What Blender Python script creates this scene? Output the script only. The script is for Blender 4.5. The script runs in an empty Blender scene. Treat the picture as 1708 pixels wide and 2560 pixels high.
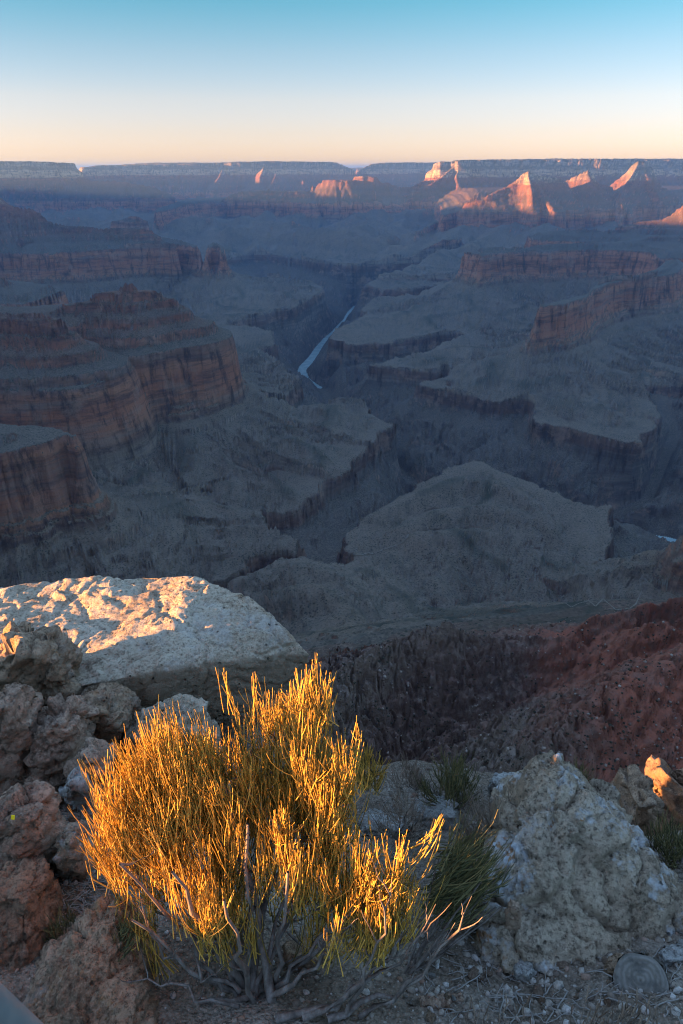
import bpy, bmesh, math, random
import numpy as np
from mathutils import Vector, Matrix

# ------------------------------------------------------------------ camera, sky, sun, exposure
SC = bpy.context.scene
COL = SC.collection
PITCH = math.atan((1280 - 419.4) / 1708)
cam_d = bpy.data.cameras.new("camera")
cam_d.sensor_fit = 'HORIZONTAL'
cam_d.sensor_width = 24.0
cam_d.lens = 24.0
cam_d.clip_start = 0.05
cam_d.clip_end = 200000
cam_d.dof.use_dof = True
cam_d.dof.focus_distance = 3.2
cam_d.dof.aperture_fstop = 13
cam = bpy.data.objects.new("camera", cam_d)
COL.objects.link(cam)
cam.location = (0, 0, 0)
cam.rotation_euler = (math.pi / 2 - PITCH, 0, 0)
SC.camera = cam

SUN_EL = math.radians(3.2)
SUN_AZ = math.radians(105)          # measured from the view direction towards the left
sun_dir = Vector((-math.sin(SUN_AZ) * math.cos(SUN_EL), math.cos(SUN_AZ) * math.cos(SUN_EL), math.sin(SUN_EL)))
world = bpy.data.worlds.new("World")
SC.world = world
world.use_nodes = True
wn = world.node_tree
wn.nodes.clear()
w_out = wn.nodes.new("ShaderNodeOutputWorld")
w_bg = wn.nodes.new("ShaderNodeBackground")
w_sky = wn.nodes.new("ShaderNodeTexSky")
w_sky.sky_type = 'NISHITA'
w_sky.sun_disc = False
w_sky.sun_elevation = SUN_EL
w_sky.sun_rotation = math.atan2(sun_dir.x, sun_dir.y)
w_sky.altitude = 2100
w_sky.air_density = 1.0
w_sky.dust_density = 0.8
w_sky.ozone_density = 2.0
w_bg.inputs[1].default_value = 0.15
# the low evening air: the sky pales and warms towards the horizon, the same all round
w_tc = wn.nodes.new("ShaderNodeTexCoord")
w_sx = wn.nodes.new("ShaderNodeSeparateXYZ")
w_mr = wn.nodes.new("ShaderNodeMapRange")
w_mr.inputs[1].default_value = 0.0
w_mr.inputs[2].default_value = 0.6
w_rp = wn.nodes.new("ShaderNodeValToRGB")
SKY_TINT = [(0.0117, (0.456, 0.371, 0.553)), (0.03, (0.458, 0.361, 0.531)), (0.0667, (0.476, 0.351, 0.45)), (0.1267, (0.509, 0.36, 0.393)), (0.2083, (0.386, 0.343, 0.355)), (0.29, (0.213, 0.328, 0.325)), (0.5, (0.6, 0.66, 0.64)), (0.75, (0.98, 0.88, 0.83)), (1.0, (1.3, 1.0, 0.92))]
el = w_rp.color_ramp.elements
while len(el) < len(SKY_TINT):
    el.new(.5)
for e_, (p_, c_) in zip(el, SKY_TINT):
    e_.position = p_
    e_.color = (c_[0] / 4, c_[1] / 4, c_[2] / 4, 1)
w_ml = wn.nodes.new("ShaderNodeMix")
w_ml.data_type = 'RGBA'
w_ml.blend_type = 'MULTIPLY'
w_ml.inputs[0].default_value = 1.0
w_sc = wn.nodes.new("ShaderNodeVectorMath")
w_sc.operation = 'SCALE'
w_sc.inputs[3].default_value = 4.0
wn.links.new(w_tc.outputs["Generated"], w_sx.inputs[0])
wn.links.new(w_sx.outputs[2], w_mr.inputs[0])
wn.links.new(w_mr.outputs[0], w_rp.inputs[0])
wn.links.new(w_rp.outputs[0], w_sc.inputs[0])
wn.links.new(w_sky.outputs[0], w_ml.inputs[6])
wn.links.new(w_sc.outputs[0], w_ml.inputs[7])
wn.links.new(w_ml.outputs[2], w_bg.inputs[0])
wn.links.new(w_bg.outputs[0], w_out.inputs[0])

sun_l = bpy.data.lights.new("sun", 'SUN')
sun_l.energy = 4.6
sun_l.angle = math.radians(0.53)
sun_l.color = (1.0, 0.45, 0.14)
sun = bpy.data.objects.new("sun", sun_l)
COL.objects.link(sun)
sun.rotation_euler = (-sun_dir).to_track_quat('-Z', 'Y').to_euler()

vs = SC.view_settings
vs.view_transform = 'Standard'
vs.look = 'None'
vs.exposure = 2.95
vs.gamma = 1.0
SC.cycles.use_denoising = True
SC.cycles.filter_width = 1.05
SC.cycles.max_bounces = 6
SC.cycles.diffuse_bounces = 3
SC.cycles.volume_bounces = 1

# ------------------------------------------------------------------ helpers: noise, pixels to world, materials
CP, SP = math.cos(PITCH), math.sin(PITCH)
_rs = np.random.RandomState(7)
_PERM = np.concatenate([_rs.permutation(256)] * 3).astype(np.int32)
_GA = _rs.rand(256) * 2 * np.pi
_GX, _GY = np.cos(_GA).astype(np.float32), np.sin(_GA).astype(np.float32)
_g3 = _rs.normal(size=(256, 3))
_g3 = (_g3 / np.linalg.norm(_g3, axis=1)[:, None]).astype(np.float32)


def noise2(x, y, seed=0):
    x = np.asarray(x, np.float64) + seed * 17.31
    y = np.asarray(y, np.float64) + seed * 9.73
    xi, yi = np.floor(x), np.floor(y)
    fx, fy = (x - xi).astype(np.float32), (y - yi).astype(np.float32)
    a, b = xi.astype(np.int32) & 255, yi.astype(np.int32) & 255
    a1, b1 = (a + 1) & 255, (b + 1) & 255
    u = fx * fx * fx * (fx * (fx * 6 - 15) + 10)
    v = fy * fy * fy * (fy * (fy * 6 - 15) + 10)
    h00, h10 = _PERM[_PERM[a] + b], _PERM[_PERM[a1] + b]
    h01, h11 = _PERM[_PERM[a] + b1], _PERM[_PERM[a1] + b1]
    n00 = _GX[h00] * fx + _GY[h00] * fy
    n10 = _GX[h10] * (fx - 1) + _GY[h10] * fy
    n01 = _GX[h01] * fx + _GY[h01] * (fy - 1)
    n11 = _GX[h11] * (fx - 1) + _GY[h11] * (fy - 1)
    nx0 = n00 + u * (n10 - n00)
    nx1 = n01 + u * (n11 - n01)
    return (nx0 + v * (nx1 - nx0)) * 1.5


def fbm2(x, y, octs=4, gain=0.5, seed=0, ridged=False):
    s, a, f, tot = 0, 1.0, 1.0, 0
    for i in range(octs):
        n = noise2(x * f, y * f, seed + i * 3)
        if ridged:
            n = 1 - 2 * np.abs(n)
        s = s + a * n
        tot += a
        a *= gain
        f *= 2.03
    return s / tot


def noise3(p, seed=0):
    p = p + seed * 13.7
    pi = np.floor(p)
    f = (p - pi).astype(np.float32)
    q = pi.astype(np.int32) & 255
    q1 = (q + 1) & 255
    w = f * f * f * (f * (f * 6 - 15) + 10)

    def g(ix, iy, iz, dx, dy, dz):
        h = _PERM[_PERM[_PERM[ix] + iy] + iz]
        gg = _g3[h]
        return gg[:, 0] * (f[:, 0] - dx) + gg[:, 1] * (f[:, 1] - dy) + gg[:, 2] * (f[:, 2] - dz)
    X0, X1, Y0, Y1, Z0, Z1 = q[:, 0], q1[:, 0], q[:, 1], q1[:, 1], q[:, 2], q1[:, 2]
    L = lambda a, b, t: a + t * (b - a)
    x00 = L(g(X0, Y0, Z0, 0, 0, 0), g(X1, Y0, Z0, 1, 0, 0), w[:, 0])
    x10 = L(g(X0, Y1, Z0, 0, 1, 0), g(X1, Y1, Z0, 1, 1, 0), w[:, 0])
    x01 = L(g(X0, Y0, Z1, 0, 0, 1), g(X1, Y0, Z1, 1, 0, 1), w[:, 0])
    x11 = L(g(X0, Y1, Z1, 0, 1, 1), g(X1, Y1, Z1, 1, 1, 1), w[:, 0])
    return L(L(x00, x10, w[:, 1]), L(x01, x11, w[:, 1]), w[:, 2]) * 1.6


def fbm3(p, octs=4, gain=0.5, seed=0, ridged=False):
    s, a, f, tot = 0, 1.0, 1.0, 0
    for i in range(octs):
        n = noise3(p * f, seed + i * 5)
        if ridged:
            n = 1 - 2 * np.abs(n)
        s = s + a * n
        tot += a
        a *= gain
        f *= 2.03
    return s / tot


def sstep(a, b, x):
    t = np.clip((x - a) / (b - a), 0, 1)
    return t * t * (3 - 2 * t)


def ray(px, py):
    """photo pixel (1708 x 2560) -> direction"""
    u, v = (px - 854) / 1708, (1280 - py) / 1708
    return u, CP + v * SP, -SP + v * CP


def dip(y):
    return np.clip((y - 4000) / 7000, 0, 1) * 200


def on_z(px, py, z):
    """point where the ray through a pixel meets the level z"""
    dx, dy, dz = ray(px, py)
    t = z / dz
    return (dx * t, dy * t, z)


def on_strat(px, py, s):
    """point where the ray meets the (gently dipping) rock layer s"""
    dx, dy, dz = ray(px, py)
    z = s
    for _ in range(60):
        t = z / dz if dz < -1e-4 else 1e5
        z = 0.5 * z + 0.5 * (s + float(dip(dy * t)))
    t = z / dz
    return (dx * t, dy * t, z)


def on_y(px, py, y):
    """point where the ray meets the vertical plane at distance y"""
    dx, dy, dz = ray(px, py)
    t = y / dy
    return (dx * t, y, dz * t)


class NT:
    """small helper to wire a material"""
    def __init__(self, name):
        self.m = bpy.data.materials.new(name)
        self.m.use_nodes = True
        self.t = self.m.node_tree
        self.b = self.t.nodes["Principled BSDF"]

    def n(self, typ, **kw):
        nd = self.t.nodes.new("ShaderNode" + typ)
        for k, v in kw.items():
            if k.startswith("i_"):
                key = k[2:]
                nd.inputs[int(key) if key.isdigit() else key].default_value = v
            else:
                setattr(nd, k, v)
        return nd

    def l(self, a, b):
        self.t.links.new(a, b)
        return b

    def ramp(self, fac, stops, interp='LINEAR'):
        r = self.n("ValToRGB")
        r.color_ramp.interpolation = interp
        e = r.color_ramp.elements
        while len(e) < len(stops):
            e.new(0.5)
        for el, (p, c) in zip(e, stops):
            el.position = p
            el.color = (*c, 1) if len(c) == 3 else c
        self.l(fac, r.inputs[0])
        return r.outputs[0]

    def mix(self, fac, a, b, mode='MIX'):
        m = self.n("Mix", data_type='RGBA', blend_type=mode)
        for k, s in ((0, fac), (6, a), (7, b)):
            if hasattr(s, "is_linked"):
                self.l(s, m.inputs[k])
            else:
                m.inputs[k].default_value = s if k == 0 else (*s, 1)
        return m.outputs[2]

    def math(self, op, a, b=0.0, clamp=False):
        m = self.n("Math", operation=op, use_clamp=clamp)
        for k, s in ((0, a), (1, b)):
            if hasattr(s, "is_linked"):
                self.l(s, m.inputs[k])
            else:
                m.inputs[k].default_value = s
        return m.outputs[0]

    def mapr(self, v, a, b, c=0.0, d=1.0):
        m = self.n("MapRange")
        self.l(v, m.inputs[0])
        for k, s in zip((1, 2, 3, 4), (a, b, c, d)):
            m.inputs[k].default_value = s
        return m.outputs[0]

    def noise(self, vec, scale, detail=4, rough=0.55, dist=0.0):
        nd = self.n("TexNoise")
        nd.inputs["Scale"].default_value = scale
        nd.inputs["Detail"].default_value = detail
        nd.inputs["Roughness"].default_value = rough
        nd.inputs["Distortion"].default_value = dist
        if vec is not None:
            self.l(vec, nd.inputs["Vector"])
        return nd.outputs[0]

    def voro(self, vec, scale, feat='F1', out=0):
        nd = self.n("TexVoronoi", feature=feat)
        nd.inputs["Scale"].default_value = scale
        if vec is not None:
            self.l(vec, nd.inputs["Vector"])
        return nd.outputs[out]

    def coord(self, which="Object", scale=(1, 1, 1)):
        c = self.n("TexCoord")
        mp = self.n("Mapping")
        mp.inputs["Scale"].default_value = scale
        self.l(c.outputs[which], mp.inputs[0])
        return mp.outputs[0]

    def bump(self, h, strength, dist, normal=None):
        bp = self.n("Bump")
        bp.inputs["Strength"].default_value = strength
        bp.inputs["Distance"].default_value = dist
        self.l(h, bp.inputs["Height"])
        if normal is not None:
            self.l(normal, bp.inputs["Normal"])
        return bp.outputs[0]

    def done(self, col=None, rough=0.9, normal=None, spec=0.2):
        if col is not None:
            if hasattr(col, "is_linked"):
                self.l(col, self.b.inputs["Base Color"])
            else:
                self.b.inputs["Base Color"].default_value = (*col, 1)
        if hasattr(rough, "is_linked"):
            self.l(rough, self.b.inputs["Roughness"])
        else:
            self.b.inputs["Roughness"].default_value = rough
        self.b.inputs["Specular IOR Level"].default_value = spec
        if normal is not None:
            self.l(normal, self.b.inputs["Normal"])
        return self.m


def link(name, me, mat=None, parent=None, smooth=False):
    o = bpy.data.objects.new(name, me)
    COL.objects.link(o)
    if mat is not None and not me.materials:
        me.materials.append(mat)
    if parent is not None:
        o.parent = parent
    if smooth:
        me.shade_smooth()
    return o


def tag(o, label=None, cat=None, group=None, kind=None):
    if label:
        o["label"] = label
    if cat:
        o["category"] = cat
    if group:
        o["group"] = group
    if kind:
        o["kind"] = kind
    return o


def empty(name, loc=(0, 0, 0)):
    o = bpy.data.objects.new(name, None)
    o.empty_display_size = 0.1
    COL.objects.link(o)
    o.location = loc
    return o


def grid_mesh(name, X, Y, Z, flip=False):
    nr, nc = X.shape
    me = bpy.data.meshes.new(name)
    co = np.stack([X, Y, Z], -1).reshape(-1, 3).astype(np.float32)
    idx = np.arange(nr * nc, dtype=np.int32).reshape(nr, nc)
    q = np.stack([idx[:-1, :-1], idx[:-1, 1:], idx[1:, 1:], idx[1:, :-1]], -1).reshape(-1, 4)
    if flip:
        q = q[:, ::-1]
    raw_mesh(me, co, q)
    return me


def raw_mesh(me, co, faces):
    k = faces.shape[1]
    me.vertices.add(len(co))
    me.vertices.foreach_set("co", np.ascontiguousarray(co, np.float32).ravel())
    me.loops.add(faces.size)
    me.loops.foreach_set("vertex_index", np.ascontiguousarray(faces, np.int32).ravel())
    me.polygons.add(len(faces))
    me.polygons.foreach_set("loop_start", np.arange(0, faces.size, k, dtype=np.int32))
    me.update(calc_edges=True)


def fattr(me, name, vals):
    a = me.attributes.new(name, 'FLOAT', 'POINT')
    a.data.foreach_set("value", np.ascontiguousarray(vals, np.float32).ravel())

# ------------------------------------------------------------------ the canyon: rims and crests of its rock layers, traced, put at the depth of their layer
PROF_WALL = [(0, 0), (18, -80), (100, -130), (118, -240), (240, -310), (262, -345), (330, -372), (345, -410), (420, -435), (432, -468),
             (510, -500), (522, -535), (560, -560), (585, -740), (620, -760), (640, -790), (760, -840), (1100, -900), (2200, -960), (3500, -1300), (90000, -9000)]
PROF_RED = [(0, 0), (5, -22), (10, -26), (20, -120), (25, -126), (36, -178), (52, -186), (56, -204), (74, -212), (78, -232),
            (140, -250), (144, -262), (260, -276), (268, -286), (520, -306), (900, -332), (1500, -362), (3500, -600), (90000, -9000)]
PROF_LEDGE = [(0, 0), (4, -24), (12, -30), (17, -58), (60, -78), (64, -96), (120, -124), (200, -160), (420, -250), (90000, -60000)]
PROF_CREST = [(0, 0), (30, -28), (60, -58), (120, -100), (240, -172), (300, -214), (420, -280), (900, -520), (90000, -60000)]

PROF_TALUS = [(0, 0), (40, -12), (160, -62), (420, -150), (900, -240), (1600, -320), (90000, -60000)]

LAYERS = []      # (points xyz, profile, inside grade, inside cap, flute size, flute amount)
CRESTS = []      # (points xyz, profile, flute)


def S(pts, s):
    return [on_strat(px, py, s) for px, py in pts]


# near left butte end, the large left wall, its upper ledge, its red top
LAYERS.append((S([(-420, 1200), (-150, 1158), (0, 1134), (38, 1127), (77, 1111), (134, 1094), (168, 1087), (188, 1094), (190, 1083), (150, 1066), (60, 1059), (0, 1052), (-200, 1040), (-500, 1060)], -660), PROF_RED, .12, 25, 1.0))
LAYERS.append((S([(-500, 1020), (-200, 990), (0, 968), (57, 962), (115, 949), (153, 941), (184, 926), (230, 920), (287, 910), (344, 899), (421, 895), (459, 887), (497, 878), (536, 859), (566, 849),
                  (560, 832), (500, 800), (420, 778), (300, 770), (100, 775), (0, 780), (-300, 790)], -660), PROF_RED, .16, 75, 1.0))
LAYERS.append((S([(-300, 830), (0, 830), (60, 832), (130, 825), (220, 812), (285, 802), (300, 806), (330, 800), (380, 790), (440, 779), (476, 778), (486, 785), (480, 772), (440, 758), (300, 756), (100, 770), (-300, 775)], -545), PROF_LEDGE, .2, 40, .7))
LAYERS.append((S([(-300, 800), (0, 795), (60, 797), (130, 795), (145, 792), (120, 784), (0, 780), (-300, 770)], -470), PROF_LEDGE, .2, 40, .7))
CRESTS.append(([on_y(430, 742, 2900), on_y(380, 722, 2880), on_y(330, 709, 2860), on_y(300, 712, 2850), on_y(255, 730, 2830), on_y(191, 750, 2800), on_y(100, 778, 2760), on_y(0, 790, 2700), on_y(-250, 770, 2500)], PROF_CREST, .6))
# promontory behind it at the left edge
LAYERS.append((S([(-400, 740), (-100, 752), (0, 757), (57, 758), (100, 747), (150, 728), (153, 720), (100, 712), (0, 704), (-300, 690)], -660), PROF_RED, .25, 150, .9))
# third left massif with the tower at its tip
LAYERS.append((S([(-400, 640), (-100, 636), (0, 633), (100, 632), (200, 628), (260, 623), (330, 619), (400, 613), (430, 608), (470, 612), (500, 619), (503, 614), (470, 604), (420, 598), (300, 592), (0, 590), (-400, 590)], -660), PROF_RED, .25, 80, 1.2))
LAYERS.append((S([(512, 618), (528, 612), (548, 612), (556, 620), (560, 615), (548, 607), (525, 607)], -655), PROF_RED, .2, 10, .5))
CRESTS.append(([on_y(-300, 440, 6600), on_y(-60, 470, 6500), on_y(0, 491, 6450), on_y(19, 510, 6400), on_y(42, 516, 6350), on_y(77, 518, 6350), on_y(99, 529, 6350), on_y(115, 545, 6350), on_y(134, 556, 6350), on_y(230, 564, 6350), on_y(245, 571, 6350), on_y(341, 566, 6300), on_y(379, 575, 6250), on_y(406, 596, 6200), on_y(432, 606, 6150)], PROF_CREST, 1.0))
CRESTS.append(([on_y(245, 570, 8000), on_y(283, 549, 8000), on_y(341, 537, 8000), on_y(367, 548, 8000), on_y(385, 574, 8000)], PROF_CREST, 1.0))
# dark mesa with a knob in the middle distance, lit caps to its right
LAYERS.append((S([(383, 531), (420, 525), (459, 511), (500, 507), (562, 503), (620, 503), (700, 503), (770, 506), (792, 506), (800, 500), (760, 496), (600, 496), (459, 502), (390, 524)], -660), PROF_RED, .3, 40, 1.4))
LAYERS.append(([on_y(562, 497, 11500), on_y(575, 484, 11500), on_y(640, 478, 11500), on_y(720, 480, 11500), on_y(785, 484, 11500), on_y(800, 488, 11600), on_y(790, 480, 12000), on_y(650, 478, 12000), on_y(575, 482, 12000)], PROF_LEDGE, .05, 10, 1.2))
CRESTS.append(([on_y(640, 477, 11650), on_y(662, 472, 11650), on_y(672, 464, 11650), on_y(684, 473, 11650), on_y(720, 479, 11650)], [(0, 0), (25, -30), (60, -60), (200, -130), (90000, -60000)], .3))
LAYERS.append((S([(770, 502), (790, 505), (860, 501), (930, 497), (962, 494), (962, 488), (900, 488), (780, 492)], -660), PROF_RED, .35, 200, 1.4))
LAYERS.append(([on_y(806, 452, 11700), on_y(841, 452, 11600), on_y(879, 453, 11600), on_y(880, 449, 11900), on_y(810, 449, 11900)], PROF_LEDGE, .02, 6, 1.0))
LAYERS.append(([on_y(884, 442, 11900), on_y(905, 440, 11850), on_y(944, 443, 11850), on_y(940, 441, 12200), on_y(890, 440, 12200)], PROF_LEDGE, .02, 6, 1.0))
CRESTS.append(([on_y(740, 488, 11900), on_y(764, 481, 11900), on_y(780, 465, 11900), on_y(810, 453, 11900), on_y(880, 452, 11900), on_y(940, 444, 11900), on_y(971, 455, 11900), on_y(990, 463, 12200), on_y(1040, 470, 12600), on_y(1090, 462, 13000)], PROF_CREST, 1.0))
# long talus spurs that run from the far walls down to the platform
for sp in ([(528, 546, 10500), (536, 580, 9300), (556, 622, 8000)], [(620, 546, 10700), (640, 585, 9300), (650, 618, 8300)], [(720, 548, 10700), (705, 585, 9500), (690, 616, 8500)],
           [(860, 548, 10700), (835, 588, 9300), (770, 622, 8300)], [(905, 545, 10800), (915, 590, 9300), (880, 636, 8000)], [(1010, 545, 10300), (985, 585, 9200), (960, 630, 7900)],
           [(1060, 590, 8600), (1020, 615, 8000), (975, 640, 7500)], [(430, 548, 10600), (420, 575, 9600), (400, 596, 8900)], [(1160, 560, 8900), (1120, 590, 8200), (1085, 618, 7600)],
           [(1260, 560, 8900), (1230, 585, 8300), (1180, 606, 7900)], [(1370, 555, 8900), (1330, 575, 8500)], [(300, 540, 11500), (320, 560, 10500), (340, 580, 9800)], [(120, 520, 12000), (180, 545, 11000), (240, 560, 10200)]):
    CRESTS.append(([on_y(*v) for v in sp], PROF_TALUS, 1.6))
# temple massif on the right, its pyramids
LAYERS.append((S([(971, 494), (1009, 499), (1060, 499), (1095, 503), (1108, 537), (1146, 528), (1200, 528), (1290, 527), (1350, 527), (1396, 527), (1404, 520), (1470, 518), (1490, 524), (1560, 523), (1578, 529), (1592, 520), (1708, 512), (1900, 508), (1900, 480), (1200, 478), (1000, 484)], -660), PROF_RED, .33, 170, 1.5))
LAYERS.append((S([(1032, 588), (1060, 574), (1105, 552), (1112, 540), (1080, 556), (1045, 576)], -800), [(0, 0), (12, -60), (60, -80), (66, -100), (300, -170), (90000, -800)], .3, 20, .8))
LAYERS.append((S([(967, 618), (1005, 617), (1010, 612), (970, 612)], -880), [(0, 0), (10, -35), (200, -95), (90000, -800)], .1, 5, .5))
TP = [(0, 0), (18, -36), (34, -46), (46, -80), (110, -118), (120, -140), (210, -190), (222, -214), (330, -275), (345, -310), (520, -400), (90000, -60000)]
CRESTS.append(([on_y(1165, 502, 9300), on_y(1211, 491, 9350), on_y(1240, 474, 9450), on_y(1270, 461, 9550), on_y(1296, 445, 9620), on_y(1306, 432, 9650), on_y(1320, 421, 9680), on_y(1328, 426, 9720), on_y(1345, 433, 9800), on_y(1398, 442, 9900), on_y(1420, 455, 10000)], TP, 1.0))
CRESTS.append(([on_y(1320, 421, 9680), on_y(1322, 440, 9560), on_y(1330, 470, 9380), on_y(1332, 500, 9200)], TP, .8))
CRESTS.append(([on_y(1412, 448, 10200), on_y(1440, 434, 10200), on_y(1468, 421, 10200), on_y(1484, 430, 10250), on_y(1492, 452, 10300), on_y(1530, 462, 10400)], TP, 1.0))
CRESTS.append(([on_y(1538, 452, 10700), on_y(1566, 430, 10750), on_y(1585, 405, 10800), on_y(1600, 400, 10820), on_y(1613, 400, 10820), on_y(1632, 418, 10850), on_y(1650, 456, 10900)], TP, 1.0))
CRESTS.append(([on_y(1600, 402, 10820), on_y(1560, 468, 10300), on_y(1548, 490, 9900), on_y(1556, 512, 9500)], TP, 1.0))
# far rims (skyline)
LAYERS.append(([on_y(-700, 398, 10400), on_y(-300, 401, 11400), on_y(0, 404, 12100), on_y(60, 404, 12300), on_y(120, 406, 12500), on_y(184, 408, 12750), on_y(190, 410, 13000), on_y(120, 405, 13900), on_y(-700, 398, 15000)], PROF_WALL, .0, 5, 1.4))
CRESTS.append(([on_y(200, 437, 12400), on_y(222, 449, 12350), on_y(318, 450, 12300), on_y(345, 458, 12300), on_y(385, 466, 12200), on_y(420, 480, 12100)], PROF_CREST, 1.2))
LAYERS.append(([on_y(205, 419, 15900), on_y(240, 414, 16073), on_y(300, 413, 16301), on_y(400, 412, 16642), on_y(480, 410, 16866), on_y(540, 408, 17135), on_y(600, 406, 17203), on_y(650, 404, 17513), on_y(690, 403, 17626), on_y(760, 404, 18012), on_y(840, 406, 18397), on_y(862, 412, 18561), on_y(880, 421, 18749), on_y(888, 427, 18860), on_y(840, 406, 20000), on_y(400, 408, 20000), on_y(200, 418, 20000)], PROF_WALL, .0, 5, 1.6))
CRESTS.append(([on_y(556, 421, 16900), on_y(548, 440, 16500), on_y(540, 452, 16200)], TP, .8))
CRESTS.append(([on_y(662, 410, 17000), on_y(655, 425, 16700), on_y(648, 445, 16400)], TP, .8))
CRESTS.append(([on_y(690, 425, 16900), on_y(688, 440, 16500), on_y(680, 455, 16200)], TP, .8))
CRESTS.append(([on_y(755, 440, 16800), on_y(758, 452, 16400), on_y(762, 460, 16200)], TP, .8))
LAYERS.append(([on_y(893, 428, 19300), on_y(930, 412, 19500), on_y(975, 407, 19800), on_y(1020, 406, 20200), on_y(1090, 408, 20700), on_y(1100, 406, 22500), on_y(930, 408, 22500)], PROF_WALL, .0, 5, 1.6))
LAYERS.append(([on_y(820, 422, 26000), on_y(1000, 420, 26000), on_y(1000, 418, 29000), on_y(820, 420, 29000)], PROF_WALL, .0, 5, 1.6))
LAYERS.append(([on_y(1082, 409, 12593), on_y(1098, 404, 12543), on_y(1130, 404, 12595), on_y(1156, 402, 12527), on_y(1165, 400, 12705), on_y(1250, 400, 12975), on_y(1400, 399, 13400), on_y(1500, 397, 13566), on_y(1600, 399, 13933), on_y(1708, 400, 14225), on_y(2100, 396, 15200), on_y(2600, 392, 15200), on_y(2700, 395, 15200), on_y(1160, 400, 18000)], PROF_WALL, .0, 5, 1.6))
CRESTS.append(([on_y(1152, 404, 12700), on_y(1130, 418, 12500), on_y(1100, 440, 12200), on_y(1075, 455, 12000), on_y(1035, 468, 11900)], TP, 1.0))
CRESTS.append(([on_y(1115, 404, 12900), on_y(1090, 420, 12700), on_y(1062, 445, 12500), on_y(1030, 462, 12400)], TP, 1.0))
CRESTS.append(([on_y(1150, 412, 12600), on_y(1140, 440, 12250), on_y(1155, 466, 12000)], TP, 1.0))
# right hand walls: far wall, long wall, the fin with the prow, the red ridge above
LAYERS.append((S([(1160, 628), (1207, 637), (1234, 632), (1299, 629), (1353, 628), (1414, 625), (1470, 624), (1540, 625), (1598, 626), (1632, 634), (1651, 644), (1690, 644), (1800, 655), (2100, 640), (2100, 575), (1708, 578), (1600, 584), (1510, 586), (1437, 583), (1376, 582), (1318, 588), (1335, 599), (1440, 602), (1545, 606), (1500, 611), (1400, 614), (1300, 621), (1210, 624)], -660), PROF_RED, .22, 60, 1.2))
CRESTS.append(([on_y(1450, 572, 7700), on_y(1529, 567, 7600), on_y(1586, 556, 7500), on_y(1636, 548, 7400), on_y(1663, 544, 7350), on_y(1690, 530, 7300), on_y(1708, 512, 7200), on_y(1760, 500, 7100), on_y(1950, 470, 7000)], PROF_CREST, 1.0))
LAYERS.append((S([(1345, 767), (1372, 765), (1420, 757), (1470, 742), (1492, 722), (1520, 712), (1560, 700), (1600, 694), (1650, 690), (1690, 684), (1720, 660), (1700, 646), (1660, 650), (1640, 672), (1590, 688), (1500, 704), (1484, 716), (1462, 734), (1410, 748), (1370, 758), (1350, 760)], -660), PROF_RED, .2, 14, .7))
CRESTS.append(([on_strat(1490, 711, -650), on_strat(1508, 694, -632), on_strat(1540, 686, -628), on_strat(1600, 686, -628), on_strat(1650, 676, -640)], [(0, 0), (10, -8), (16, -30), (30, -60), (90000, -60000)], .4))
# rock knob at the right edge, above the platform
LAYERS.append(([on_y(1672, 1388, 1400), on_y(1686, 1347, 1430), on_y(1708, 1332, 1440), on_y(1780, 1318, 1440), on_y(1900, 1330, 1420), on_y(1900, 1400, 1300), on_y(1750, 1400, 1360)], [(0, 0), (8, -34), (20, -40), (26, -70), (110, -108), (118, -130), (300, -205), (600, -260), (90000, -2000)], .1, 12, .5))
# the near rim: plateau that carries on to the left and behind
LAYERS.append(([(-4000, 2400, 60), (-2600, 1500, 55), (-1500, 620, 40), (-700, 90, 20), (-250, -60, 5), (-20, -25, -8), (12, -12, -8), (200, -120, 0), (700, -60, 10), (1500, 350, 30), (2600, 600, 50), (5000, 400, 60),
                (5000, -6000, 80), (-14000, -6000, 80), (-14000, 11500, 90), (-8300, 11900, 92), (-7300, 10200, 120), (-7600, 9300, 40), (-7000, 8600, 110), (-7800, 8000, 20), (-6800, 6900, 90), (-7300, 6000, 40), (-6900, 5200, 95), (-5600, 4300, 75)],
               [(0, 0), (14, -90), (40, -120), (60, -200), (150, -262), (170, -290), (230, -330), (330, -400), (345, -430), (460, -520), (475, -560), (640, -640), (670, -800), (760, -850), (1000, -930), (1300, -985), (1700, -1040), (90000, -3000)], .0, 6, 1.2))
# ridges below the viewpoint
NEARP = [(0, 0), (4, -5), (14, -14), (22, -26), (48, -50), (60, -64), (90, -92), (180, -165), (320, -260), (90000, -60000)]
FRONT = [(700, 1790, 318), (760, 1755, 330), (830, 1712, 352), (900, 1668, 385), (979, 1624, 415), (1044, 1616, 425), (1059, 1589, 432), (1115, 1581, 438), (1200, 1597, 445), (1261, 1601, 452), (1288, 1590, 456), (1360, 1600, 458), (1433, 1599, 462)]
CRESTS.append(([on_y(*p) for p in FRONT], NEARP, .25))
CRESTS.append(([on_y(1433, 1600, 470), on_y(1452, 1569, 485), on_y(1479, 1548, 495), on_y(1556, 1531, 520), on_y(1620, 1520, 545), on_y(1760, 1490, 560), on_y(1950, 1450, 600)], [(0, 0), (4, -10), (10, -16), (24, -46), (80, -90), (90000, -60000)], .2))
CRESTS.append(([on_y(1588, 1590, 430), on_y(1640, 1552, 440), on_y(1668, 1557, 445), on_y(1692, 1588, 440), on_y(1760, 1600, 430), on_y(1900, 1590, 430)], [(0, 0), (4, -4), (12, -16), (40, -44), (100, -90), (90000, -60000)], .2))
CRESTS.append(([on_y(1250, 1960, 245), on_y(1322, 1900, 258), on_y(1376, 1859, 272), on_y(1433, 1804, 290), on_y(1510, 1757, 308), on_y(1598, 1707, 332), on_y(1644, 1684, 346), on_y(1708, 1646, 366), on_y(1850, 1590, 400), on_y(2000, 1550, 430)], [(0, 0), (8, -5), (40, -36), (120, -120), (300, -260), (90000, -60000)], .15))
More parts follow.
